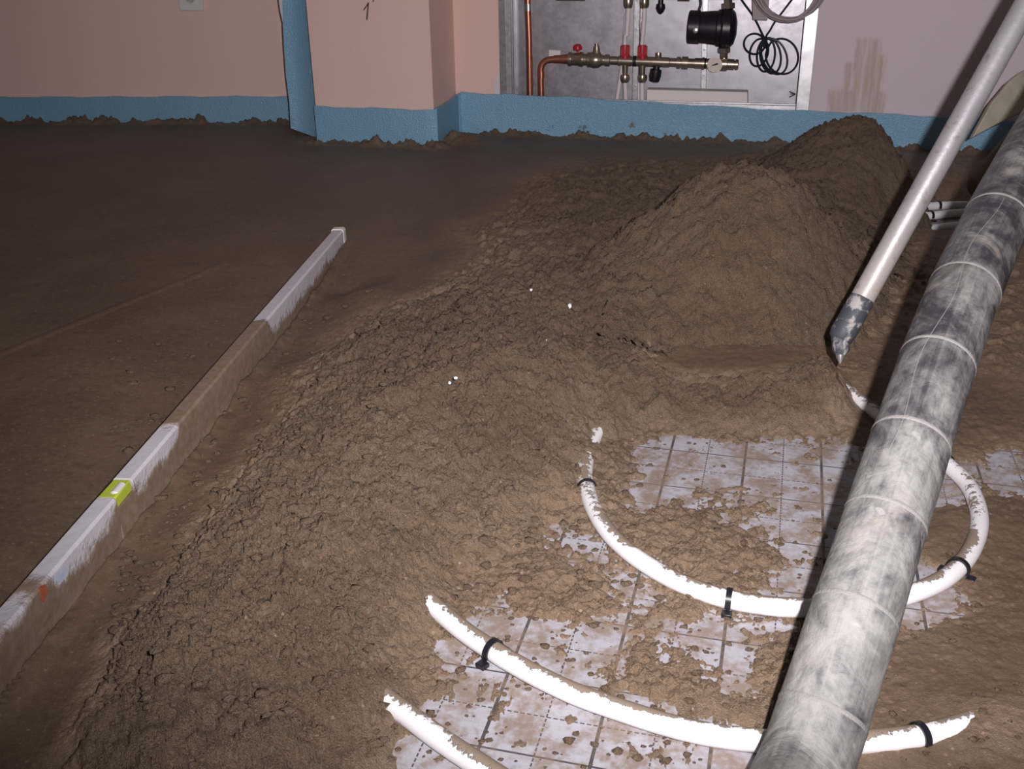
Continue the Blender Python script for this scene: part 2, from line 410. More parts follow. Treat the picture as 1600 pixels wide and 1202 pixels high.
# the figure 1 pencilled on the pier
def atpier(px, py, d=0):
    r = ray(px, py); nn = np.array([-(CB-CA)[1], (CB-CA)[0], 0]); nn = nrm(nn); t = ((CA+nn*d-EYE)@nn)/(r@nn); return EYE+r*t
b = MB()
def stroke(b, p, q, w, f, d=-.0012):
    p, q = np.array(p, float), np.array(q, float); t = (q-p)/np.linalg.norm(q-p); k = np.array([-t[1], t[0]])*w/2
    b.prism([f(*(p+k), d), f(*(q+k), d), f(*(q-k), d), f(*(p-k), d)], WN*.001)
stroke(b, (575.5, 4), (573, 31), 2.2, atpier); stroke(b, (575.5, 5), (568, 16), 2.0, atpier); stroke(b, (583.5, 0), (582.5, 3), 1.6, atpier)
obj('number_mark', b, M['pencil'], pier, label='figure 1 pencilled on the plaster', smooth=0)

# ------------------------------------------------------------------ wet screed height field
def hash2(ix, iy, seed):
    h = (ix.astype(np.int64)*374761393 + iy.astype(np.int64)*668265263 + seed*1442695041) & 0xffffffff
    h = ((h ^ (h >> 13))*1274126177) & 0xffffffff
    h = (h ^ (h >> 16)) & 0xffffffff
    return h.astype(np.float64)/4294967296.0
def perlin(x, y, seed=0):
    ix = np.floor(x); iy = np.floor(y); fx = x-ix; fy = y-iy; ix = ix.astype(np.int64); iy = iy.astype(np.int64)
    u = fx*fx*fx*(fx*(fx*6-15)+10); v = fy*fy*fy*(fy*(fy*6-15)+10)
    def g(a, c, dx, dy): q = hash2(ix+a, iy+c, seed)*2*np.pi; return np.cos(q)*dx+np.sin(q)*dy
    n0 = g(0, 0, fx, fy)*(1-u)+g(1, 0, fx-1, fy)*u; n1 = g(0, 1, fx, fy-1)*(1-u)+g(1, 1, fx-1, fy-1)*u
    return (n0*(1-v)+n1*v)*1.5
def fbm(x, y, seed, octs=4, gain=.5):
    t = 0; a = 1
    for k in range(octs): t = t+a*perlin(x*2**k, y*2**k, seed+k*17); a *= gain
    return t
def worley(x, y, seed):
    ix = np.floor(x).astype(np.int64); iy = np.floor(y).astype(np.int64)
    f1 = np.full(x.shape, 9.0); f2 = f1.copy(); cid = np.zeros_like(f1)
    for a in (-1, 0, 1):
        for c in (-1, 0, 1):
            jx, jy = ix+a, iy+c
            d = np.hypot(jx+hash2(jx, jy, seed)-x, jy+hash2(jx, jy, seed+5)-y)
            m1 = d < f1; f2 = np.where(m1, f1, np.minimum(f2, d)); cid = np.where(m1, hash2(jx, jy, seed+9), cid); f1 = np.where(m1, d, f1)
    return f1, f2, cid
# (px, py, height in metres, roughness) read off the photograph
S, G_, K = .02, .62, 1.0                 # trowelled, gritty film, crumbly
CP = []
def cp(lst, z, r):
    for x, y in lst: CP.append((x, y, z, r))
cp([(0, 196), (200, 200), (440, 202), (600, 232), (690, 240)], .064, .1)
cp([(-300, 230), (0, 250), (200, 250), (440, 250), (600, 262), (0, 450), (-300, 600), (200, 450), (340, 420), (440, 330), (600, 320), (700, 320), (0, 700), (80, 640), (180, 560), (280, 480), (380, 380), (0, 850), (-200, 1000), (750, 250)], .064, S)
cp([(560, 380), (600, 400), (690, 390), (640, 450), (560, 450)], .060, S)
cp([(545, 460), (510, 500), (470, 560), (415, 650), (365, 710), (310, 790), (260, 870), (210, 950), (150, 1050), (90, 1140), (60, 1250), (-60, 1250)], .026, .11)
cp([(760, 340), (800, 300), (860, 260), (900, 240), (1000, 240), (1100, 240)], .068, .25)
cp([(760, 360)], .070, .6)
cp([(850, 350), (900, 330), (870, 400), (830, 440), (800, 470), (930, 360), (1000, 290), (880, 290)], .088, .9)
cp([(560, 545), (620, 520), (690, 480), (740, 460)], .074, K)
cp([(500, 640), (440, 720), (390, 780), (340, 850), (290, 920), (230, 960), (200, 1010), (190, 1100), (180, 1202)], .058, K)
cp([(700, 560), (650, 620), (780, 520), (760, 600), (850, 500), (900, 450), (850, 560)], .088, K)
cp([(600, 700), (560, 760), (500, 800), (450, 880), (700, 660), (800, 620), (880, 600)], .072, K)
cp([(400, 980), (350, 1060), (320, 1150), (300, 1260), (480, 960), (560, 860), (650, 760)], .058, K)
cp([(500, 1060), (460, 1150), (440, 1260), (560, 960), (620, 870), (700, 770), (790, 700), (860, 660)], .042, K)
cp([(560, 1080), (530, 1180), (520, 1260), (600, 1000), (645, 915), (690, 850), (760, 790), (840, 740), (880, 690), (610, 1050), (560, 1040)], .026, .9)
cp([(970, 560), (985, 600), (950, 620), (1290, 570), (1300, 600)], .050, K)
cp([(1040, 552), (1130, 548), (1230, 545), (1060, 575), (1120, 578), (1180, 578), (1245, 570)], .038, .20)
cp([(1050, 610), (1150, 605), (1230, 608), (1000, 618)], .033, 1.0)
cp([(1050, 630), (1150, 628), (1230, 632), (985, 640)], .024, 1.0)
cp([(970, 655), (1050, 648), (1150, 652), (1230, 655), (1290, 650)], .014, .9)
cp([(1000, 672), (1050, 672), (1150, 680), (1230, 680)], .0025, .5)
cp([(945, 700), (900, 730), (925, 655)], .020, .8)
cp([(915, 735), (920, 780), (925, 692), (930, 800), (945, 655)], .010, .5)
# thin film over the foil
bare = [(920, 852), (885, 828), (990, 890), (1010, 930), (745, 962), (800, 975), (690, 1000), (620, 1062), (650, 1110), (720, 1130), (775, 1080), (830, 1120), (900, 1120), (960, 1092), (1000, 1165), (1085, 990), (1110, 1030), (1140, 1060), (945, 1010), (885, 985), (1165, 720), (1135, 700), (1250, 800), (1230, 845), (1262, 715), (1205, 735), (1230, 690), (1150, 1185), (620, 1185), (860, 1185), (712, 912), (1400, 770), (1465, 765), (1425, 880), (1425, 962), (1050, 990), (1170, 980), (700, 1180), (620, 1260), (900, 1280), (1100, 1260), (1000, 715), (990, 760), (1210, 905), (1270, 850), (1040, 690), (1100, 760), (1010, 790)]
for x, y in bare: CP.append((x, y, -.0034, .52))
cp([(1420, 790), (1462, 772), (1430, 885), (1420, 955), (1465, 945), (1535, 738), (1580, 722)], -.005, .45)
cp([(1510, 730), (1585, 715), (1330, 690), (1450, 960), (1545, 745)], -.001, .35)
cp([(1090, 860), (1030, 830), (1080, 800), (960, 770), (1100, 945), (1180, 880), (1050, 960), (770, 880), (745, 925), (1000, 1045), (860, 955), (1065, 1065), (900, 915), (1180, 1110), (1250, 1010), (690, 1062), (840, 880), (960, 855)], .0065, .55)
cp([(1400, 600), (1350, 660), (1480, 650), (1560, 640), (1560, 800), (1550, 900), (1500, 1000), (1420, 1030), (1560, 1080), (1450, 850), (1470, 800), (1400, 1090), (1550, 1200), (1420, 1200), (1700, 900), (1700, 1150), (1420, 700), (1500, 690)], .0075, .05)
cp([(1545, 1116), (1560, 1108), (1580, 1102), (1600, 1096), (1640, 1080), (1570, 1090)], .022, .3)
cp([(1330, 560), (1390, 520), (1300, 640), (1370, 580), (1430, 500), (1470, 540)], .022, .35)
cp([(1332, 618), (1350, 632), (1340, 640), (1365, 650)], .004, .2)
cp([(1440, 420), (1470, 390), (1400, 470), (1540, 500), (1590, 560), (1560, 430), (1650, 500)], .026, .4)
cp([(1480, 342), (1462, 330), (1500, 328), (1458, 358), (1470, 318), (1490, 320), (1475, 348)], -.012, .2)
cp([(1480, 296), (1520, 300), (1545, 330), (1425, 350), (1515, 352), (1430, 376)], .026, .3)
cp([(1450, 260), (1520, 255), (1590, 250), (1640, 280), (1700, 400)], .055, .3)
cp([(1250, 250), (1350, 300), (1200, 330), (1150, 420), (1250, 440), (1330, 430)], .070, .6)
pts = np.array([atz(x, y, max(z, 0))[:2] for x, y, z, r in CP]); vals = np.array([[z, r] for _, _, z, r in CP])
def kern(d): return -np.sqrt(d*d+.0004)
Dm = np.linalg.norm(pts[:, None]-pts[None], axis=2); n_ = len(pts)
A_ = np.zeros((n_+1, n_+1)); A_[:n_, :n_] = kern(Dm)+np.eye(n_)*.012; A_[:n_, n_] = 1; A_[n_, :n_] = 1
SOL = np.linalg.solve(A_, np.vstack([vals, np.zeros((1, 2))]))
def field(X, Y):
    out = np.empty((X.size, 2))
    x = X.ravel(); y = Y.ravel()
    for i in range(0, x.size, 60000):
        d = np.hypot(x[i:i+60000, None]-pts[None, :, 0], y[i:i+60000, None]-pts[None, :, 1])
        out[i:i+60000] = kern(d)@SOL[:n_]+SOL[n_]
    return out[:, 0].reshape(X.shape), np.clip(out[:, 1], 0, 1.1).reshape(X.shape)
def segdist(X, Y, a, b_):
    a = np.array(a)[:2]; b_ = np.array(b_)[:2]; d = b_-a; t = np.clip(((X-a[0])*d[0]+(Y-a[1])*d[1])/(d@d), 0, 1)
    return np.hypot(X-a[0]-t*d[0], Y-a[1]-t*d[1])
def crumble(X, Y):
    wx = X+.014*fbm(X*30, Y*30, 3, 4, .6); wy = Y+.014*fbm(X*30+9, Y*30-4, 5, 4, .6)
    t = .010*fbm(X*9, Y*9, 21, 3)+.0062*fbm(X*34, Y*34, 23, 6, .66)
    for sc, am, sd in ((30, .0070, 31), (75, .0055, 41), (150, .0048, 51), (330, .0032, 61)):
        f1, f2, cid = worley(wx*sc, wy*sc, sd)
        t = t+am*((1-np.minimum(f1, 1))*(.2+1.2*cid)-.34)
    return t
def cracks(X, Y):
    wx = X+.02*fbm(X*16, Y*16, 73, 4); wy = Y+.02*fbm(X*16+5, Y*16+3, 77, 4)
    f1, f2, cid = worley(wx*5.5, wy*5.5, 79)
    w = .035+.03*perlin(X*8, Y*8, 83)
    return np.clip(1-(f2-f1)/np.maximum(w, .006), 0, 1)*np.clip(perlin(X*4+3, Y*4, 85)*2.2, 0, 1)
lev_a = atz(-60, 1013, .088); lev_b = atz(524, 353, .088)      # left top edge of the level
lev_t = nrm((lev_b-lev_a)*[1, 1, 0]); lev_n = np.array([lev_t[1], -lev_t[0], 0])
LEV_LEN = np.linalg.norm((lev_b-lev_a)[:2]); LEV_W = .024
def screed_z(X, Y):
    z, r = field(X, Y)
    # film over the foil breaks up in patches; crumbly parts get clods
    thin = np.clip(1-z/.022, 0, 1)
    zz = z + thin*(.0046*fbm(X*26, Y*26, 91, 5, .6)+.0032*fbm(X*75, Y*75, 93, 4, .7))*np.clip(r/.5, .42, 1) + thin*np.clip(r, 0, .6)*.0016*fbm(X*110, Y*110, 95, 3)
    rr = np.clip(r, 0, 1)**1.3
    edge = np.clip((r+.30*fbm(X*20, Y*20, 131, 5, .6)-.42)/.22, 0, 1)
    zz = zz + rr*(1-.88*thin)*crumble(X, Y) + .011*(edge*edge*(3-2*edge))*(1-thin)*np.clip((r-.2)*3, 0, 1) - .005*(1-thin)*np.clip((r-.2)*3, 0, 1)
    zz = zz - .014*cracks(X, Y)*np.clip(r-.5, 0, .5)*2*(1-thin)
    zz = zz + (1-rr)*(1-thin)*(.0012*fbm(X*4, Y*9, 101, 3)+.0004*fbm(X*60, Y*60, 103, 2))
    # trowel groove across the smooth part
    g = segdist(X, Y, atz(-40, 575, .064), atz(350, 412, .064)); zz = zz+np.where(g < .012, .0022*np.cos(g/.012*math.pi/2), 0)
    # mortar dragged up against the level
    u = (X-lev_a[0])*lev_t[0]+(Y-lev_a[1])*lev_t[1]; v = (X-lev_a[0])*lev_n[0]+(Y-lev_a[1])*lev_n[1]-LEV_W
    on = (u > -.2) & (u < LEV_LEN+.02) & (v > 0)
    fil = (.007+.007*fbm(X*14, Y*14, 111, 3))*np.clip(1-v/.022, 0, 1)**1.2*np.clip((LEV_LEN-u)/.15, 0, 1)
    zz = np.where(on, zz+fil, zz)
    # lumps banked against the edge strip
    dw = np.minimum.reduce([segdist(X, Y, LA, LB), segdist(X, Y, CA, CB), segdist(X, Y, CB, CDp), segdist(X, Y, CDp, W(2.9, 0, 0))])
    lump = np.clip(.008+.022*fbm(X*15, Y*15, 121, 5, .62), 0, .06)+.010*(1-worley(X*55, Y*55, 123)[0])*worley(X*55, Y*55, 123)[2]
    zz = zz+lump*np.exp(-(dw/.05)**2)
    dc = np.hypot(X-atz(730, 214, .08)[0], Y-atz(730, 214, .08)[1]); zz = zz+.026*np.exp(-(dc/.045)**2)*(1+.5*fbm(X*30, Y*30, 125, 3))
    return zz, np.maximum(r, .8*np.exp(-(dw/.05)**2))
def inside(X, Y, m=.01):
    side = lambda a, b_: (b_[0]-a[0])*(Y-a[1])-(b_[1]-a[1])*(X-a[0])
    L = side(LA, LB)/np.linalg.norm(LB-LA) < m
    Rr = ((X-WA[0])*WN[0]+(Y-WA[1])*WN[1]) < m
    s_ = (X-WA[0])*WU[0]+(Y-WA[1])*WU[1]; dp = (X-CA[0])*cn[0]+(Y-CA[1])*cn[1]
    sC = (CA-WA)@WU
    left = s_ < sC+m; mid = (s_ >= sC+m) & (s_ < s_c-m)
    return np.where(left, L, np.where(mid, dp < m, Rr))
def grid_mesh(name, X, Y, Z, R_, keepv, mat):
    a, b_ = X.shape; idx = np.arange(a*b_).reshape(a, b_)
    q = np.stack([idx[:-1, :-1], idx[1:, :-1], idx[1:, 1:], idx[:-1, 1:]], -1).reshape(-1, 4)
    kv = keepv.ravel(); q = q[kv[q].any(1)]
    used = np.unique(q); remap = np.full(a*b_, -1); remap[used] = np.arange(len(used)); q = remap[q]
    V = np.stack([X.ravel(), Y.ravel(), Z.ravel()], 1)[used].astype(np.float32)
    me = bpy.data.meshes.new(name); me.vertices.add(len(V)); me.vertices.foreach_set('co', V.ravel())
    me.loops.add(q.size); me.loops.foreach_set('vertex_index', q.ravel().astype(np.int32))
    me.polygons.add(len(q)); me.polygons.foreach_set('loop_start', np.arange(0, q.size, 4, dtype=np.int32))
    me.polygons.foreach_set('loop_total', np.full(len(q), 4, np.int32)); me.update(calc_edges=True)
    at = me.attributes.new('rough', 'FLOAT', 'POINT'); at.data.foreach_set('value', R_.ravel()[used].astype(np.float32))
    me.shade_smooth()
    return link(name, me, mat)
ang = np.radians(np.concatenate([np.linspace(-62, -31, 90)[:-1], np.linspace(-31, 31, 860), np.linspace(31, 55, 70)[1:]]))
rad = np.concatenate([np.geomspace(.42, .78, 70)[:-1], np.geomspace(.78, 4.3, 860)])
RR, AA = np.meshgrid(rad, ang, indexing='ij'); X = RR*np.sin(AA); Y = RR*np.cos(AA)
Z, RO = screed_z(X, Y)
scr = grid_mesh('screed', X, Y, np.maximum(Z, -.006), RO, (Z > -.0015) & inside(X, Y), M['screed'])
tag(scr, 'wet brown cement screed, trowelled smooth on the left and crumbly in the middle', kind='stuff', cat='screed')

# floor: foil covered insulation with printed grid
b = MB(); x0, x1, y0, y1 = -2.6, 2.9, -.6, 3.9
b.add([(x0, y0, -.03), (x1, y0, -.03), (x1, y1, -.03), (x0, y1, -.03), (x0, y0, 0), (x1, y0, 0), (x1, y1, 0), (x0, y1, 0)],
      [(3, 2, 1, 0), (4, 5, 6, 7), (0, 1, 5, 4), (1, 2, 6, 5), (2, 3, 7, 6), (3, 0, 4, 7)])
struct(obj('floor', b, M['foil'], smooth=0), 'silver grey insulation foil floor printed with a black grid of solid and dashed lines')

# heaps of dumped mortar
def heap(name, ctrl, res, label):
    P = np.array([[*p[:2]] for p in ctrl]); zv = np.array([p[2] for p in ctrl]); n = len(P)
    D2 = np.linalg.norm(P[:, None]-P[None], axis=2); A2 = np.zeros((n+1, n+1)); A2[:n, :n] = -np.sqrt(D2**2+.0012)+np.eye(n)*.035; A2[:n, n] = 1; A2[n, :n] = 1
    sol = np.linalg.solve(A2, np.append(zv, 0))
    lo = P.min(0); hi = P.max(0)
    X, Y = np.meshgrid(np.arange(lo[0], hi[0], res), np.arange(lo[1], hi[1], res), indexing='ij')
    d = np.hypot(X[..., None]-P[:, 0], Y[..., None]-P[:, 1]); Zh = -(np.sqrt(d*d+.0012)@sol[:n])+sol[n]
    Zh = Zh+1.15*crumble(X+1.7, Y-2.3)-.012*cracks(X-.6, Y+.4)
    Zb, _ = screed_z(X, Y)
    o = grid_mesh(name, X, Y, Zh, np.ones_like(X), (Zh > Zb-.006) & inside(X, Y), M['screed'])
    return tag(o, label, 'heap')
def hp(l): return [tuple(atz(x, y, z)) for x, y, z in l]
c1 = hp([(1000, 540, .050), (1060, 545, .034), (1130, 538, .036), (1250, 530, .034), (1330, 520, .03), (1060, 470, .095), (1150, 460, .105), (1230, 460, .105), (1300, 450, .090), (1040, 400, .140), (1120, 380, .175), (1200, 370, .185), (1280, 380, .160), (1350, 400, .10),
         (1000, 350, .165), (1070, 300, .215), (1100, 258, .265), (1150, 254, .262), (1205, 256, .270), (1245, 280, .255), (1290, 330, .200), (1340, 350, .12), (950, 390, .125), (900, 430, .10), (930, 480, .092), (960, 520, .080), (880, 470, .078), (1400, 430, .02), (1380, 500, .02)])+[(*atz(x, y, .01)[:2], -.03) for x, y in [(1440, 450), (1455, 400), (1430, 500), (1500, 380)]]
for x, y, z in [(1000, 350, .165), (1070, 300, .215), (1110, 262, .245), (1150, 256, .255), (1205, 258, .252), (1245, 285, .235), (950, 390, .125), (900, 430, .10)]:
    p = atz(x, y, z); c1.append((p[0]-.07, p[1]+.13, z*.45)); c1.append((p[0]-.08, p[1]+.26, .03))
c2 = hp([(1225, 270, .14), (1215, 232, .165), (1260, 205, .190), (1300, 188, .235), (1330, 206, .195), (1370, 184, .245), (1395, 205, .200), (1415, 235, .185), (1300, 260, .170), (1350, 270, .165), (1400, 290, .125), (1425, 290, .07), (1300, 330, .14), (1350, 350, .115), (1400, 350, .06), (1330, 420, .06), (1240, 330, .12), (1430, 330, .03), (1450, 270, .03), (1390, 410, .03), (1180, 300, .06), (1180, 240, .07)])+[(*atz(x, y, .01)[:2], -.04) for x, y in [(1455, 322), (1455, 345), (1480, 330), (1520, 280), (1500, 350), (1470, 375), (1540, 320), (1440, 380)]]
for x, y, z in [(1215, 232, .165), (1260, 205, .190), (1300, 192, .205), (1370, 187, .212), (1415, 235, .165)]:
    p = atz(x, y, z); c2.append((p[0]-.03, p[1]+.10, z*.6)); c2.append((p[0]-.04, p[1]+.25, .05))
heap('mortar_heap', c1, .0034, 'large crumbly brown mortar heap in the middle, in front of the other heap')
heap('mortar_heap', c2, .0048, 'darker brown mortar heap piled against the blue strip under the metal cabinet')

# loose clods (uncountable): thrown on the film and along the edges of the crumbly mass
ico_v = []; t_ = (1+5**.5)/2
for a in (-1, 1):
    for c in (-t_, t_): ico_v += [(0, a, c), (a, c, 0), (c, 0, a)]
ico_v = np.array(ico_v)/math.hypot(1, t_)
from itertools import combinations
ico_f = [f for f in combinations(range(12), 3) if all(np.linalg.norm(ico_v[f[i]]-ico_v[f[j]]) < 1.06 for i, j in ((0, 1), (1, 2), (0, 2)))]
ico_f = np.array([f if np.dot(np.cross(ico_v[f[1]]-ico_v[f[0]], ico_v[f[2]]-ico_v[f[0]]), ico_v[f[0]]) > 0 else (f[0], f[2], f[1]) for f in ico_f])
zones = [((640, 900), (1250, 1190), 300, .0032), ((930, 670), (1300, 900), 90, .003), ((1380, 640), (1600, 1190), 140, .0022), ((180, 560), (620, 1190), 900, .0042), ((560, 480), (1000, 900), 700, .0045), ((420, 430), (640, 620), 25, .006)]
cx = []; cr = []
for (ax, ay), (bx, by), n, sz in zones:
    for k in range(n):
        p = atz(random.uniform(ax, bx), random.uniform(ay, by), .02); cx.append(p[:2]); cr.append(sz*random.choice((.35, .5, .6, .8, 1.0, 1.3))*random.uniform(.7, 1.3))
cx = np.array(cx); cr = np.array(cr); cz, _ = screed_z(cx[:, 0], cx[:, 1]); cz = np.maximum(cz, 0)
Vc = ico_v[None]*(1+.35*rng.standard_normal((len(cx), 12, 1))*.6)*cr[:, None, None]*np.array([1.25, 1, .5])
Vc = Vc+np.concatenate([cx, (cz+cr*.3)[:, None]], 1)[:, None, :]
Fc = (ico_f[None]+12*np.arange(len(cx))[:, None, None]).reshape(-1, 3)
me = bpy.data.meshes.new('mortar_crumbs'); me.from_pydata(Vc.reshape(-1, 3).tolist(), [], Fc.tolist())
at = me.attributes.new('rough', 'FLOAT', 'POINT'); at.data.foreach_set('value', np.ones(len(Vc)*12, np.float32)); me.shade_smooth()
tag(link('mortar_crumbs', me, M['screed']), 'loose brown mortar crumbs scattered over the foil and the screed', kind='stuff', cat='crumbs')

# ------------------------------------------------------------------ blue edge strips
def strip(name, path, ztop, label, group=None, th=.008, seam=None):
    # path: floor points along the wall face (room xy); ztop per point
    P = [np.array(p, float) for p in path]; zs = list(ztop); pts = []; zt = []
    for i in range(len(P)-1):
        n = max(2, int(np.linalg.norm(P[i+1]-P[i])/.03))
        for k in range(n): pts.append(P[i]+(P[i+1]-P[i])*k/n); zt.append(zs[i]+(zs[i+1]-zs[i])*k/n)
    pts.append(P[-1]); zt.append(zs[-1])
    g = []
    for i, (p, z) in enumerate(zip(pts, zt)):
        z = z+.0016*math.sin(i*.9+len(pts))+.001*math.sin(i*2.3)
        g.append([(p[0], p[1], .001+(z-.001)*k/6) for k in range(7)])
    b = MB(); b.sheet(g, th); return tag(obj(name, b, M['foam'], at=pts[len(pts)//2]), label, 'foam strip', group)
off = lambda p, n, d: np.array(p)-n*d
strip('edge_strip', [off(LA, ln_, .007), off(LA+(LB-LA)*.32, ln_, .007), off(LB-lu*.06, ln_, .007)], [.150, .1505, .1535], 'blue foam edge strip along the foot of the left wall')
L_ = lambda px, py, d: atwall(px, py, d)
zt = lambda px, py: atwall(px, py, -.007)[2]
e1 = off(CA, cn, .007); e2 = off(CB, cn, .007)+WU*.007; e3 = W(s_c+.010, -.009, 0)
strip('edge_strip', [e1, e2-WU*.012, e2-WN*-.004, e3-WN*.012, e3+WU*.01, W(wl(atwall(793, 148, -.007))[0], -.007, 0)], [.1720, .1715, .174, zt(715, 148), zt(722, 144), zt(793, 148)], 'blue foam edge strip wrapped round the foot of the peach pier')
sl = [(785, 147), (900, 152), (1010, 160), (1170, 169), (1255, 173), (1380, 178), (1500, 184), (1600, 190)]
pp = [W(wl(atwall(x, y, -.015))[0], -.016, 0) for x, y in sl]+[W(2.5, -.016, 0)]
strip('edge_strip', pp, [atwall(x, y, -.016)[2] for x, y in sl]+[.12], 'blue foam edge strip running under the metal cabinet to the right')
# spare strip standing on end in the corner
t = thing('foam_strip', 'blue foam strip standing on end in the corner left of the pier', 'foam strip', atz(470, 195, .064))
g = []
lft = [(454, 200), (452, 160), (447, 120), (444, 80), (442, 40), (441, 0), (440, -60), (440, -200)]; rgt = [(497, 215), (494, 165), (491, 120), (489, 80), (487, 40), (485, 0), (482, -60), (474, -200)]
def atcol(px, py, off_):                  # vertical plane parallel to the pier, just behind its face
    r = ray(px, py); nn = nrm(np.array([-(CB-CA)[1], (CB-CA)[0], 0])); tt = ((CA+nn*off_-EYE)@nn)/(r@nn); return EYE+r*tt
for (a, c) in zip(lft, rgt):
    row = []
    for k in range(9):
        f = k/8; row.append(atcol(a[0]+(c[0]-a[0])*f, a[1]+(c[1]-a[1])*f, .09+.05*f-.06*f*f))
    g.append(row)
b = MB(); b.sheet(g, .008); obj('foam_sheet', b, M['foam'], t, smooth=60)
b = MB(); b.prism([atcol(*q, .088) for q in [(431, -30), (441, -30), (442, 36), (438, 18)]], WN*.003); obj('peeled_edge', b, M['plaster'], t, label='white peeled backing edge')

# wall socket
def atleft(px, py, d=0):
    r = ray(px, py); tt = ((LA-ln_*d-EYE)@ln_)/(r@ln_); return EYE+r*tt
p = atleft(298, -4); t = thing('wall_socket', 'white wall socket on the left wall', 'socket', p, math.atan2(lu[1], lu[0]))
ps = 16*3.75/1600
def lbox(b, c, hw, d0, d1, hh):
    A = [(-hw, d0), (hw, d0), (hw, d1), (-hw, d1)]
    b.box8([c+lu*s_-ln_*d+np.array([0, 0, z]) for z in (-hh, hh) for s_, d in A][:4]+[c+lu*s_-ln_*d+np.array([0, 0, hh]) for s_, d in A]); return b
obj('face_plate', lbox(MB(), p, .040, .0, .010, .040), M['white'], t, bevel=.003)
b = MB(); b.lathe(p-ln_*.009, -ln_, [(0, .021), (.004, .021), (.004, .017), (.001, .016)], 24); obj('socket_ring', b, M['white'], t)
for sg in (-1, 1):
    b = MB(); b.lathe(p-ln_*.0095+lu*.0095*sg, -ln_, [(0, .0026), (.002, .0026)], 10); obj('contact_hole', b, M['black'], t)

# ------------------------------------------------------------------ metal cabinet in the right wall
DEP = .105
sL, sR = s0+.001, s1-.001
t = thing('manifold_cabinet', 'open galvanised cabinet set in the wall, holding the copper and brass pipework', 'cabinet', W((sL+sR)/2, 0, .10), WANG)
b = MB(); b.wbox(sL, sR, DEP, DEP+.004, .02, .85); obj('back_panel', b, M['galv'], t)
b = MB(); b.wbox(sL, sL+.003, -.004, DEP, .02, .85); b.wbox(sL, sL+.022, -.006, -.003, .02, .85); obj('side_panel', b, M['rail'], t)
b = MB(); b.wbox(sR-.003, sR, -.004, DEP, .02, .85); obj('side_panel', b, M['rail'], t)
b = MB(); b.wbox(sR-.020, sR+.016, -.010, -.005, .02, .86); b.wbox(sR-.020, sR-.017, -.010, .012, .02, .86); obj('front_frame', b, M['rail'], t, bevel=.001)
b = MB(); b.wbox(sL-.020, sL+.001, -.008, -.002, .02, .86); b.wbox(sL+.017, sL+.020, -.008, .014, .02, .86); obj('front_frame', b, M['galv'], t, bevel=.001)
b = MB(); b.wbox(sL, sR, -.004, DEP, .846, .85); obj('top_panel', b, M['rail'], t)
za = atwall(1200, 164, .01)[2]
b = MB(); b.wbox(sL+.02, sR-.02, .006, .030, za-.022, za); b.wbox(sL+.02, sR-.02, .006, .008, za, za+.006); obj('bottom_rail', b, M['rail'], t, bevel=.0015)
# pencilled arrow on the back
b = MB(); f = lambda x, y, d: atwall(x, y, DEP-.001)
stroke(b, (1233, 152), (1243, 147), 2, f); stroke(b, (1243, 147), (1233, 143), 2, f); stroke(b, (1242, 147), (1235, 147), 1.6, f)
obj('arrow_mark', b, M['pencil'], t, label='small pencilled arrow', smooth=0)
# perforations along the left side panel
for k in range(14):
    zz = .18+k*.045; b = MB(); b.lathe(W(sL+.0032, .05, zz), WU, [(0, .004), (.0015, .004), (.0015, .0025)], 8); obj('rivet', b, M['zinc'], t)

def lz(px, py, rpx, d): return atwall(px, py, d), rpx*MM
DM = .055
def seg(b, pts, d=DM, s=18):              # turned piece: list of (px, py, radius in px) along a straight axis
    p0 = atwall(pts[0][0], pts[0][1], d); p1 = atwall(pts[-1][0], pts[-1][1], d); ax = p1-p0; ax /= np.linalg.norm(ax)
    return b.lathe(p0, ax, [((atwall(x, y, d)-p0)@ax, r*MM) for x, y, r in pts], s)
# copper riser on the left
t = thing('copper_pipe', 'straight upright copper pipe at the left side of the cabinet', 'pipe', atwall(827, 190, DM), WANG)
b = MB(); b.tube([atwall(829, 200, DM), atwall(827, 60, DM), atwall(825, 10, DM), atwall(824, -60, DM)], 5.0*MM, 16); obj('tube', b, M['copper'], t)
b = MB(); seg(b, [(825.6, 17, 5.0), (825.6, 17, 5.5), (825.3, 6, 5.5), (825.3, 6, 5.0)]); obj('solder_joint', b, M['zinc'], t)
t = thing('copper_pipe', 'bent copper pipe elbow feeding the left end of the brass manifold', 'pipe', atwall(846, 190, DM), WANG)
b = MB(); b.tube(spline([atwall(x, y, DM) for x, y in [(846, 200), (846, 150), (845.5, 112), (848, 100), (856, 94), (870, 92.5), (880, 92)]], 6), 5.0*MM, 16); obj('tube', b, M['copper'], t)
b = MB(); seg(b, [(846, 122, 5), (846, 122, 5.6), (845.8, 112, 5.6), (845.8, 112, 5)]); obj('solder_joint', b, M['copper'], t)
b = MB(); seg(b, [(866, 92.5, 5), (866, 92.5, 6), (874, 92.4, 6.2), (887, 92.2, 7.5), (890, 92.2, 7.5)]); obj('reducer', b, M['copper'], t, label='flared copper reducer')
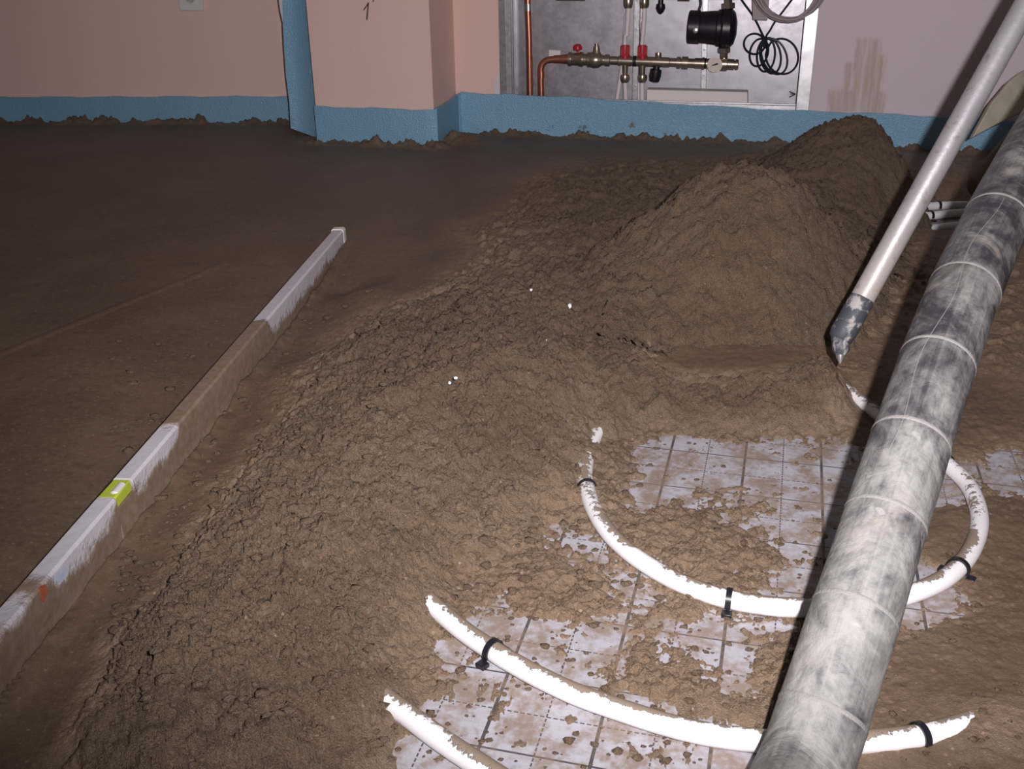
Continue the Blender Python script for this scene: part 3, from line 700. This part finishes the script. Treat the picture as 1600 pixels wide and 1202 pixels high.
# lower manifold
def axis_y(x): return 92.2+(x-890)*(101-92.2)/(1155-890)
t = thing('heating_manifold', 'lower brass manifold bar with two red caps and a round gauge', 'manifold', atwall(1020, 100, DM), WANG)
def bar(b, prof): return seg(b, [(x, axis_y(x), r*1.17) for x, r in prof])
b = bar(MB(), [(889, 7.5), (889, 9), (893, 9), (893, 8), (904, 8), (906, 9.2), (911, 9.2), (911, 7.5), (918, 7.5)]); valve = obj('ball_valve', b, M['brass'], t)
b = MB(); seg(b, [(903, 84, 1.6), (903, 78, 1.6)]); seg(b, [(903, 79, 3.5), (903, 78, 6.5), (902.6, 74, 7), (902.4, 70, 5.5), (902.3, 68.5, 2)]); obj('lever', b, M['red'], valve, label='small red valve handle')
b = bar(MB(), [(917, 7), (919, 9.5), (924, 9.5), (928, 10.5), (936, 10), (941, 7), (946, 6)]); seg(b, [(933, 96, 9), (933, 88, 8.5), (932.8, 82, 6), (932.6, 76, 5), (932.5, 72, 4.2), (932.5, 72, 3), (932.4, 68, 3)])
obj('regulating_valve', b, M['brass'], t)
b = bar(MB(), [(945, 6), (946, 7.5), (953, 7.5), (954, 5.4), (966, 5.4), (967, 6.4), (987, 6.4), (987, 5.6), (994, 5.6), (994, 6.4), (1046, 6.4), (1047, 5.6), (1060, 5.6)]); obj('bar', b, M['brass'], t)
b = bar(MB(), [(1058, 6), (1058, 7.5), (1063, 7.5), (1063, 5.8), (1066, 5.8), (1066, 8), (1075, 8), (1075, 5.8), (1086, 5.8), (1086, 6.6), (1097, 6.6), (1097, 7.8), (1101, 7.8), (1101, 6.3), (1126, 6.3)]); obj('union', b, M['brass'], t)
b = bar(MB(), [(1124, 7), (1126, 8.5), (1136, 8.5), (1137, 6.8), (1147, 6.8), (1147, 5.2), (1149, 5.2), (1149, 6.6), (1153, 6.6), (1154, 5.5)]); seg(b, [(1132, 103, 6), (1131, 90, 5.5), (1131, 84, 5)]); obj('end_tee', b, M['brass'], t)
for x in (977, 1004):
    y = axis_y(x)
    b = MB(); seg(b, [(x, y-4, 7.4), (x, y-9, 7.4), (x, y-10, 6.6), (x, 72, 6.6), (x, 70.5, 6.2)]); 
    for k in range(14):
        q = 2*math.pi*k/14; c_ = atwall(x, 80, DM)+(WU*math.cos(q)+WN*math.sin(q))*6.6*MM
        b.lathe(c_-WZ*8*MM, WZ, [(0, .0016), (15*MM, .0016)], 5)
    obj('flow_cap', b, M['red'], t, label='red plastic cap')
    b = MB(); seg(b, [(x, y+3, 5), (x, 116, 4), (x, 117, 6.6), (x-.3, 121, 7.5), (x-.3, 126, 6.8), (x-.4, 129, 5)]); obj('outlet', b, M['brass'], t)
    b = MB(); seg(b, [(x-.8, 70, 3.2), (x-.2, 56, 2.6), (x, 54, 3)]); obj('flow_tube', b, M['pipew'], t)
b = MB(); seg(b, [(1029, 97, 4), (1029, 88, 4.5), (1029, 86, 4.8), (1029, 82, 4.2)]); obj('vent_plug', b, M['brass'], t)
b = MB(); seg(b, [(1027, 100, 4.5), (1027, 108, 5), (1027.5, 109, 8.5), (1025, 119, 9), (1022.5, 127, 7.5), (1022, 128, 5)]); obj('drain_cap', b, M['black'], t, label='black drain cap')
b = MB(); g0 = atwall(1117, 101, .038); b.lathe(g0, -WN, [(-.014, 5*MM), (0, 10.5*MM), (.004, 11*MM), (.006, 10.6*MM)], 32); dial = obj('gauge', b, M['dial'], t, label='round cream gauge')
b = MB(); b.lathe(g0-WN*.0062, -WN, [(0, 11.0*MM), (.0012, 11.0*MM), (.0012, 10.2*MM), (0, 10.2*MM)], 32, False); obj('bezel', b, M['brass'], dial)
b = MB(); f = lambda x, y, d: atwall(x, y, .0312)
stroke(b, (1112.5, 102.5), (1122, 99.5), 1.8, f); stroke(b, (1116, 101.5), (1122, 99.5), 2.6, f); obj('needle', b, M['black'], dial, smooth=0)
for x in (992, 1101):
    b = MB(); c_ = atwall(x, axis_y(x), DM); b.lathe(c_-WU*.005, WU, [(0, 7.9*MM), (.010, 7.9*MM)], 20); obj('clamp', b, M['black'], t, label='black pipe clamp ring')
# upper manifold, mostly above the picture
t = thing('heating_manifold', 'upper brass manifold bar, only its bottom nuts showing at the top edge', 'manifold', atwall(1020, -14, DM), WANG)
b = MB(); seg(b, [(870, -9, 9), (915, -8.5, 9), (915, -8, 6.4), (1060, -7, 6.4), (1060, -7, 8.5), (1078, -7, 8.5), (1078, -7, 6), (1150, -7, 6)]); obj('bar', b, M['brass'], t)
for x in (982, 1007):
    b = MB(); seg(b, [(x, -6, 4.5), (x, -1, 5.5), (x, -1, 7), (x, 3, 7.3), (x, 8, 7), (x, 12, 5.8), (x, 13, 4)]); obj('outlet', b, M['brass'], t)
b = MB(); seg(b, [(1033, -4, 3.5), (1033, 6, 3.8), (1033, 6, 6), (1032.5, 13, 7), (1032, 19, 4.5), (1032, 22, 1.5)]); obj('drain_cap', b, M['black'], t, label='black drain cap')
# white riser pipes
RG = 'white pipes at the manifold'
def riser(pts, label):
    P = [atwall(x, y, d) for x, y, d in pts]
    b = MB(); b.tube(spline(P, 6), 3.4*MM, 14); tag(obj('riser_pipe', b, M['pipew'], at=P[0]), label, 'pipe', RG)
riser([(979.3, 56, DM), (981, 30, DM), (982, 12, DM)], 'white upright pipe above the left red cap')
riser([(1004.5, 56, DM), (1006.5, 30, DM), (1007, 12, DM)], 'white upright pipe above the right red cap')
riser([(978, 190, DM), (977.5, 150, DM), (976.6, 128, DM)], 'white pipe below the left brass outlet')
riser([(1003.5, 190, DM), (1003.2, 150, DM), (1003.4, 128, DM)], 'white pipe below the right brass outlet')
riser([(958, 190, .085), (965, 150, .085), (971, 110, .085), (975, 80, .085), (979, 20, .09)], 'slanting white pipe behind the left brass outlet')
riser([(998, 190, .085), (998, 150, .085), (997, 120, .085)], 'white pipe half hidden behind the right brass outlet')
# zinc mounting rails
def rail(x0, y0, x1, y1, wpx, label, nh):
    d = .078; P = atwall(x0, y0, d); Q = atwall(x1, y1, d)
    t = thing('mounting_rail', label, 'rail', Q, WANG, 'zinc rails holding the manifolds')
    b = MB(); h = WU*wpx*MM/2
    b.prism([P-h, Q-h, Q+h, P+h], WN*.004); b.prism([P-h, Q-h, Q-h+WU*.002, P-h+WU*.002], WN*.022); b.prism([P+h-WU*.002, Q+h-WU*.002, Q+h, P+h], WN*.022)
    obj('channel', b, M['zinc'], t)
    for k in range(nh):
        c_ = P+(Q-P)*(k+.5)/nh; b = MB(); b.lathe(c_-WN*.0003, -WN, [(0, .0042), (.002, .0042), (.002, .002)], 12); obj('bolt', b, M['galv'], t)
rail(997, -70, 992, 156, 9, 'long zinc mounting rail between the two red caps', 5)
rail(1104, -70, 1099, 138, 8, 'zinc mounting rail behind the black pump', 5)
# pump
DP = .040
t = thing('circulation_pump', 'black circulation pump above the right end of the brass manifold', 'pump', atwall(1131, 84, DP), WANG)
b = MB(); seg(b, [(1076, 42, 22), (1077, 42, 23.5), (1094, 42.6, 23.5), (1096, 42.8, 20)], DP, 28)
box = obj('terminal_box', b, M['black'], t, bevel=.001)
b = MB(); b.lathe(atwall(1089, 45, DP)-WN*23*MM, -WN, [(-.004, .008), (.005, .008), (.006, .006)], 18); obj('control_knob', b, M['zinc'], box, label='grey control knob')
b = MB(); seg(b, [(1094, 42.6, 22), (1099, 42.8, 22.5), (1120, 43.5, 24), (1122, 43.6, 26), (1127, 43.8, 26), (1127, 43.8, 22), (1131, 44, 22)], DP, 28); obj('motor', b, M['black'], t)
b = MB(); seg(b, [(1128, 43.8, 27), (1131, 43.9, 29), (1142, 44, 28), (1148, 44.2, 22), (1151.5, 44.3, 10)], DP, 28); seg(b, [(1138, 44, 10), (1138, 16, 8), (1137.5, 12, 7)], DP); seg(b, [(1136, 44, 12), (1132, 72, 9), (1131.5, 76, 7.5)], DP); obj('housing', b, M['black'], t)
b = MB(); seg(b, [(1138, 13, 10), (1138, 5, 10), (1138, 5, 6), (1138, -10, 6)], DP, 6); obj('union_nut', b, M['brass'], t); b = MB(); seg(b, [(1131.5, 75, 9.5), (1131.5, 82, 9.5), (1131.3, 83, 6), (1131, 90, 5.5)], DP, 6); obj('union_nut', b, M['brass'], t)
b = MB(); b.tube(spline([atwall(x, y, DP) for x, y in [(1092, 22), (1092.5, 15), (1095, 6), (1094, -8), (1096, -40)]], 6), 1.8*MM, 10); obj('power_lead', b, M['dark'], t)
# black coiled lead
DC = .072
loops = []
def lp(x, y, d=DC): return atwall(x, y, d)
path = [(1150, -18), (1159, 0), (1175, 22), (1184, 38), (1191, 53), (1195, 60)]
def ell(cx_, cy_, rx, ry, a0, n=16, tilt=0.0, sgn=1):
    o = []
    for k in range(n+1):
        q = a0+sgn*2*math.pi*k/n; x = rx*math.cos(q); y = ry*math.sin(q); c, s_ = math.cos(tilt), math.sin(tilt); o.append((cx_+c*x-s_*y, cy_+s_*x+c*y))
    return o
P = [lp(*q) for q in path]; kk = 0
for (cx_, cy_, rx, ry, tl) in [(1179, 68.5, 16.5, 16, .0), (1186, 82, 14, 22, .25), (1197, 86, 14, 26, .1), (1204, 87, 16, 28, -.15), (1210, 88, 19, 29, -.35), (1222, 88, 25, 28, -.3)]:
    a0 = math.atan2((60-cy_)/ry, (1195-cx_)/rx)
    for k, q in enumerate(ell(cx_, cy_, rx, ry, a0, 16, tl)):
        P.append(lp(q[0], q[1], DC-.004*math.sin(k/16*math.pi)+.0015*kk))
    kk += 1
P += [lp(*q) for q in [(1197, 58), (1203, 48), (1211, 34), (1224, 17), (1237, 0), (1250, -16)]]
b = MB(); b.tube(spline(P, 3), 1.45*MM, 8); cab = tag(obj('coiled_lead', b, M['dark'], at=P[5]), 'thin black lead coiled in loops beside the cabinet frame', 'cable')
# grey cable bundle hung at the top right corner
t = thing('cable_bundle', 'thick ring of grey cable hanging at the top right cabinet corner', 'cable', atwall(1235, 0, .0), WANG)
for k in range(9):
    o = ell(1233+random.uniform(-3, 3), -28+random.uniform(-4, 4), 54+random.uniform(-7, 5), 62+random.uniform(-7, 6), 0, 28, random.uniform(-.08, .08))[:-1]
    b = MB(); b.tube([atwall(x, y, -.022+.018*(k % 3)-.012*(k//3)) for x, y in o], random.uniform(1.5, 2.4)*MM, 8, True); obj('cable_turn', b, M['cable'], t)
b = MB(); b.prism([atwall(*q, .020) for q in [(1175, -10), (1203, -10), (1199, 32), (1176, 31)]], WN*.006); obj('cable_tag', b, M['cable'], t, label='flat grey tag', bevel=.001)
# white board lying in front of the cabinet floor, white tag
b = MB(); c4 = [(1010, 140), (1168, 144), (1168, 182), (1010, 178)]
b.prism([atwall(x, y, .034) for x, y in c4][::-1], WN*.05); tag(obj('insulation_board', b, M['poly'], at=atwall(1090, 182, .05), rz=WANG, bevel=.002), 'white insulation board offcut on edge at the bottom of the cabinet', 'board')
b = MB(); b.prism([atwall(*q, .090) for q in [(858, 78), (876, 79), (875, 92), (857, 90)]], WN*.004); tag(obj('paper_tag', b, M['poly'], at=atwall(866, 90, .09)), 'small pale tag on the cabinet back above the copper elbow', 'tag')

# ------------------------------------------------------------------ heating pipes on the foil
PR = .0104
PG = 'white heating pipes laid on the foil'
def pipe(px, label, z=.0108, tail=None):
    P = [atz(x, y, z if len(q) == 0 else q[0]) for x, y, *q in px]
    b = MB(); b.tube(spline(P, 8), PR, 20)
    return tag(obj('heating_pipe', b, M['pex'], at=P[len(P)//2], smooth=60), label, 'pipe', PG)
pipe([(1010, 580), (975, 615), (948, 652), (925, 692), (914, 735), (922, 782), (946, 826), (985, 865), (1040, 900), (1090, 922), (1140, 937), (1200, 947), (1250, 950), (1310, 948), (1395, 935), (1445, 920), (1485, 898), (1515, 865), (1530, 825), (1527, 790), (1510, 755), (1475, 722), (1440, 695), (1395, 665), (1355, 635), (1325, 612), (1290, 590)], 'white heating pipe bent in a wide ring that passes under the hose')
pipe([(620, 890), (672, 942), (720, 983), (770, 1017), (830, 1052), (900, 1085), (970, 1110), (1050, 1135), (1120, 1150), (1190, 1158), (1270, 1162), (1340, 1160), (1440, 1150), (1520, 1128, .008), (1590, 1100, .001), (1670, 1060, -.004)], 'long white heating pipe curving across the foil below the ring')
pipe([(545, 1040), (590, 1083), (640, 1120), (690, 1157), (740, 1190), (800, 1228), (900, 1280)], 'white heating pipe leaving the bottom edge, nearest to the camera')
pipe([(1400, 330, .0108), (1460, 322), (1515, 321), (1570, 322)], 'white heating pipe stub farthest back between the pole and the hose')
pipe([(1380, 345), (1455, 337), (1500, 333), (1550, 331)], 'white heating pipe stub, middle of the three between the pole and the hose')
pipe([(1400, 368, .006), (1448, 359, .006), (1470, 356, .006), (1510, 352, .002)], 'short buried white pipe scrap, front of the three between the pole and the hose')
CG = 'black clips holding the white pipes'
def clip(px, py, qx, qy, label, w=.006, z=.0108):
    c_ = atz(px, py, z); d = nrm(atz(qx, qy, z)-c_); side = np.array([d[1], -d[0], 0])
    t = thing('pipe_clip', label, 'clip', (c_[0], c_[1], 0), 0, CG)
    g = []
    for k in range(15):
        q = math.radians(-20+220*k/14); v = side*math.cos(q)*(PR+.0012)+WZ*math.sin(q)*(PR+.0012)
        g.append([c_+v-d*w/2, c_+v, c_+v+d*w/2])
    b = MB(); b.sheet(g, .0022); obj('hoop', b, M['black'], t, smooth=60)
    for sg in (-1, 1):
        b = MB(); p = c_+side*sg*(PR+.004); p = np.array([p[0], p[1], 0])
        b.box8([p+d*a*w*.9+side*sg*e*.004+WZ*z_ for z_ in (0.0, .005) for a, e in ((-1, -1), (1, -1), (1, 1.4), (-1, 1.4))]); obj('foot', b, M['black'], t, bevel=.0008)
clip(770, 1017, 830, 1052, 'black clip on the long pipe left of the grid centre')
clip(1139, 937, 1200, 947, 'black clip on the ring pipe just left of the hose')
clip(1476, 723, 1510, 755, 'black clip on the ring pipe where it comes out right of the hose')
clip(1497, 888, 1515, 865, 'black clip at the lower right of the ring pipe')
clip(1438, 1150, 1520, 1128, 'black clip on the long pipe right of the hose')
clip(917, 762, 930, 800, 'muddy clip at the left of the ring pipe', .004)
clip(1467, 322, 1515, 321, 'black clip on the farthest pipe stub', .006)
clip(1454, 337, 1500, 333, 'black clip on the middle pipe stub by the pole', .006)

# ------------------------------------------------------------------ spirit level used as screeding bar
LH = .092; ztop = .088
def lev_u(px, py): return float((atz(px, py, ztop)-lev_a)@lev_t)
LEV_BARE = [(lev_u(392, 498), lev_u(530, 350), .024), (lev_u(185, 755), lev_u(255, 668), .012), (lev_u(60, 900), lev_u(165, 775), .013), (lev_u(-60, 1010), lev_u(20, 935), .004)]
M['level'] = mat_level()
t = thing('spirit_level', 'long muddy white spirit level bedded on edge in the screed', 'level', np.array([*(lev_a+lev_t*LEV_LEN/2)[:2], ztop-LH]))
def lev(u, v, z): q = lev_a+lev_t*u+lev_n*v; return np.array([q[0], q[1], z])
b = MB(); nU = 60
u0_, u1_ = -.25, LEV_LEN-.030
vials = atz(180, 762, ztop); uv_ = (vials-lev_a)@lev_t; hv = .022
def barseg(ua, ub, zt_=ztop, n=24):
    prof = [(0, 0), (0, LH-.003), (.003, LH), (LEV_W-.003, LH), (LEV_W, LH-.003), (LEV_W, LH*.62), (LEV_W-.0015, LH*.56), (LEV_W-.0015, LH*.30), (LEV_W, LH*.24), (LEV_W, 0)]
    vs = []; uv = []; m_ = len(prof)
    for i in range(n+1):
        u = ua+(ub-ua)*i/n
        for v, h in prof: vs.append(lev(u, v, ztop-LH+h)); uv.append((u, (LH-h) if v > .004 else (0.0 if h > LH*.9 else LH-h)))
    fs = [(i*m_+k, (i+1)*m_+k, (i+1)*m_+(k+1) % m_, i*m_+(k+1) % m_) for i in range(n) for k in range(m_)]
    fs += [tuple(range(m_))[::-1], tuple(n*m_+k for k in range(m_))][::1]
    b.add(vs, [f[::-1] for f in fs], uv)
barseg(u0_, uv_-hv); barseg(uv_+hv, u1_)
# below the vial the body goes on, lower
b2 = [lev(u, v, z) for z in (ztop-LH, ztop-.016) for u, v in ((uv_-hv, 0), (uv_-hv, LEV_W), (uv_+hv, LEV_W), (uv_+hv, 0))]
b.add(b2, [(3, 2, 1, 0), (4, 5, 6, 7), (0, 1, 5, 4), (1, 2, 6, 5), (2, 3, 7, 6), (3, 0, 4, 7)], [(uv_, .04)]*8)
obj('body', b, M['level'], t)
b = MB(); b.add([lev(u, v, z) for z in (ztop-.016, ztop-.001) for u, v in ((uv_-hv+.001, .001), (uv_-hv+.001, LEV_W-.002), (uv_+hv-.001, LEV_W-.002), (uv_+hv-.001, .001))], [(3, 2, 1, 0), (4, 5, 6, 7), (0, 1, 5, 4), (1, 2, 6, 5), (2, 3, 7, 6), (3, 0, 4, 7)]); vial = obj('vial', b, M['vial'], t, bevel=.002, label='yellow green vial window')
b = MB(); b.lathe(lev(uv_+.0, LEV_W-.008, ztop-.004), lev_t, [(-.013, .003), (-.010, .0055), (.010, .0055), (.013, .003)], 12); obj('bubble_tube', b, M['white'], vial)
# end cap
b = MB(); vs = []; ne = 7
prof = [(-.001, 0), (-.001, LH), (.003, LH+.002), (LEV_W-.003, LH+.002), (LEV_W+.001, LH-.001), (LEV_W+.001, 0)]
for i in range(ne):
    u = u1_-.002+(.034)*i/(ne-1); k = 1-.5*max(0, (i-3)/3)**2
    for v, h in prof: vs.append(lev(u, LEV_W/2+(v-LEV_W/2)*(k if i > 3 else 1), ztop-LH+(h if h < .01 else h-.03*(1-k))))
m_ = len(prof); fs = [(i*m_+k, (i+1)*m_+k, (i+1)*m_+(k+1) % m_, i*m_+(k+1) % m_)[::-1] for i in range(ne-1) for k in range(m_)]+[tuple(range(m_)), tuple((ne-1)*m_+k for k in range(m_))[::-1]]
b.add(vs, fs); obj('end_cap', b, M['white'], t, label='pale rounded end cap', smooth=50)
def onface(px, py):                        # point on the right hand face
    r = ray(px, py); p0 = lev_a+lev_n*(LEV_W+.0006); tt = ((p0-EYE)@lev_n)/(r@lev_n); return EYE+r*tt
b = MB(); b.prism([onface(*q) for q in [(84, 900), (98, 884), (107, 888), (104, 900), (92, 914)]], lev_n*.0008); obj('sticker', b, M['label_b'], t, label='pale blue and white sticker', smooth=0)
b = MB(); b.prism([onface(*q) for q in [(61, 917), (70, 913), (74, 925), (68, 942), (63, 935)]], lev_n*.0008); obj('sticker', b, M['label_r'], t, label='red sticker under the mud', smooth=0)

# ------------------------------------------------------------------ concrete pump hose
HR = .0375
hc = [(1040, 1700, .66), (1190, 1380, .745), (1256, 1202, .828), (1336, 960, .895), (1467, 560, 1.052), (1546, 368, 1.185), (1650, 175, 1.36), (1760, 0, 1.55), (1900, -200, 1.8)]
HP = [atw(x, y, w) for x, y, w in hc]
HP[0] = HP[1]+np.array([HP[1][0]-HP[2][0], HP[1][1]-HP[2][1], 0])*1.6; 
for p in HP[:2]: p[2] = max(p[2], .0585)
HP += [np.array(q) for q in [(1.75, 1.92, .86), (2.15, 1.98, .52), (2.45, 2.02, .16), (2.75, 2.04, .10)]]   # sags back to the floor out of the picture
HS = spline(HP, 16)
t = thing('pump_hose', 'thick black rubber pump hose smeared with grey cement on the right', 'hose', np.array([HP[2][0], HP[2][1], 0]))
rad_ = [HR*(1+.006*math.sin(i*.7)) for i in range(len(HS))]
b = MB(); b.tube(HS, rad_, 48); obj('hose_wall', b, M['hose'], t, smooth=60)
HSa = np.array(HS); cum = np.concatenate([[0], np.cumsum(np.linalg.norm(np.diff(HSa, axis=0), axis=1))])
def along(s_): return np.array([np.interp(s_, cum, HSa[:, k]) for k in range(3)])
# find arc lengths of the visible seam bands from where they sit in the photograph
def proj(p): q = p-EYE; w = q@FWD; return 800+F_PX*(q@RGT)/w, 601-F_PX*(q@UPV)/w
ys = np.array([proj(p)[1] for p in HSa])
for y in (1118, 962, 815, 692, 568, 455, 346, 250, 165):
    s_ = np.interp(-y, -ys, cum); p = along(s_); ax = nrm(along(s_+.01)-along(s_-.01))
    ax2 = nrm(ax+.05*np.array([1, 0, 0]))
    b = MB(); b.lathe(p-ax2*.0022, ax2, [(0, HR*1.004), (.0008, HR*1.016), (.0036, HR*1.016), (.0044, HR*1.004)], 48, False); obj('seam_band', b, M['hring'], t, smooth=60)
# spiral scar lines on the rubber
b = MB(); hel = []
s_a, s_b = np.interp(-760, -ys, cum), np.interp(-350, -ys, cum)
for k in range(60):
    s_ = s_a+(s_b-s_a)*k/59; p = along(s_); ax = nrm(along(s_+.01)-along(s_-.01)); a = nrm(np.cross(ax, WZ)); c_ = np.cross(a, ax)
    q = math.radians(70+25*(k/59)+6*math.sin(k*.25)); hel.append(p+(-a*math.cos(q)+c_*math.sin(q))*HR*1.008)
b.tube(hel, .00032, 6); obj('scratch_line', b, M['hring'], t)

# ------------------------------------------------------------------ aluminium pole with rubber tip
tip = atz(1311, 566, .085); wt = (tip-EYE)@FWD
P0 = atw(1346, 469, wt); P1 = atw(1640, -58, wt*.985); PRd = 18.6*wt/F_PX; ax = nrm(P1-P0)
t = thing('pole', 'light grey metal pole with a black rubber foot stuck in the mortar', 'pole', tip)
b = MB(); b.lathe(P0, ax, [(-.02, PRd*.9), (0, PRd*.96), (.002, PRd), (1.15, PRd)], 32); obj('shaft', b, M['alu'], t, smooth=60)
b = MB(); b.lathe(P0, ax, [(-.066, PRd*.78), (-.062, PRd*.98), (-.05, PRd*1.08), (-.03, PRd*1.06), (.0, PRd*1.05), (.003, PRd*1.0)], 28)
q0 = P0-ax*.060; q1 = atw(1313, 556, wt*.998); ax3 = nrm(q1-q0); l3 = np.linalg.norm(q1-q0)
b.lathe(q0, ax3, [(-.004, PRd*.80), (.006, PRd*.80), (.010, PRd*.72), (.016, PRd*.74), (.02, PRd*.70), (l3-.006, PRd*.62), (l3, PRd*.40)], 20)
foot = obj('rubber_foot', b, M['tip'], t, label='black rubber foot smeared with cement')
b = MB(); b.lathe(q0, ax3, [(l3-.004, .008), (l3+.003, .006), (l3+.012, .0015)], 12); obj('point', b, M['steel'], foot, label='bare metal point')

# ------------------------------------------------------------------ leaning batten and board by the right wall
q0 = atz(1534, 292, .075); q1 = atw(1655, 150, (q0-EYE)@FWD*1.02)
ax = nrm(q1-q0); b = MB(); b.lathe(q0, ax, [(-.02, .024), (-.012, .033), (0, .037), (.75, .037)], 20)
tag(obj('wooden_post', b, M['wood'], at=q0), 'dark round wooden post lying aslant behind the hose at the right edge', 'post')
wb = (q0-EYE)@FWD*.99
pl = [(1520, 214), (1560, 193), (1600, 174), (1700, 128), (1720, 60), (1650, 88), (1598, 110), (1578, 126), (1550, 160)]
b = MB(); b.prism([atw(x, y, wb+.12*(x-1520)/200) for x, y in pl][::-1], FWD*.025); tag(obj('board', b, M['cream'], at=atw(1560, 193, wb), bevel=.003), 'dirty cream board behind the pole at the right edge', 'board')

# ------------------------------------------------------------------ white polystyrene crumbs on the mortar
FG = 'white polystyrene flecks on the mortar'
for k, (x, y, r, lab) in enumerate([(890, 478, .0042, 'largest white fleck, left of the big heap foot'), (855, 531, .003, 'white fleck below the largest fleck, on the crumbly mortar'), (830, 453, .0028, 'white fleck farthest up the crumbly mortar'),
        (712, 591, .0032, 'larger of the two white flecks at the left of the crumbly mortar'), (703, 598, .0024, 'smaller, leftmost white fleck on the crumbly mortar'), (1216, 684, .003, 'white fleck at the far edge of the bare foil inside the ring pipe'), (950, 640, .0024, 'white fleck beside the buried end of the ring pipe')]):
    p = atz(x, y, .085); z = screed_z(np.array([p[0]]), np.array([p[1]]))[0][0]; p = atz(x, y, z+r*.5)
    V = ico_v*(1+.3*rng.standard_normal((12, 1))*.5)*r+p; b = MB(); b.add(V.tolist(), ico_f.tolist())
    tag(obj('polystyrene_fleck', b, M['poly_w'], at=p), lab, 'fleck', FG)
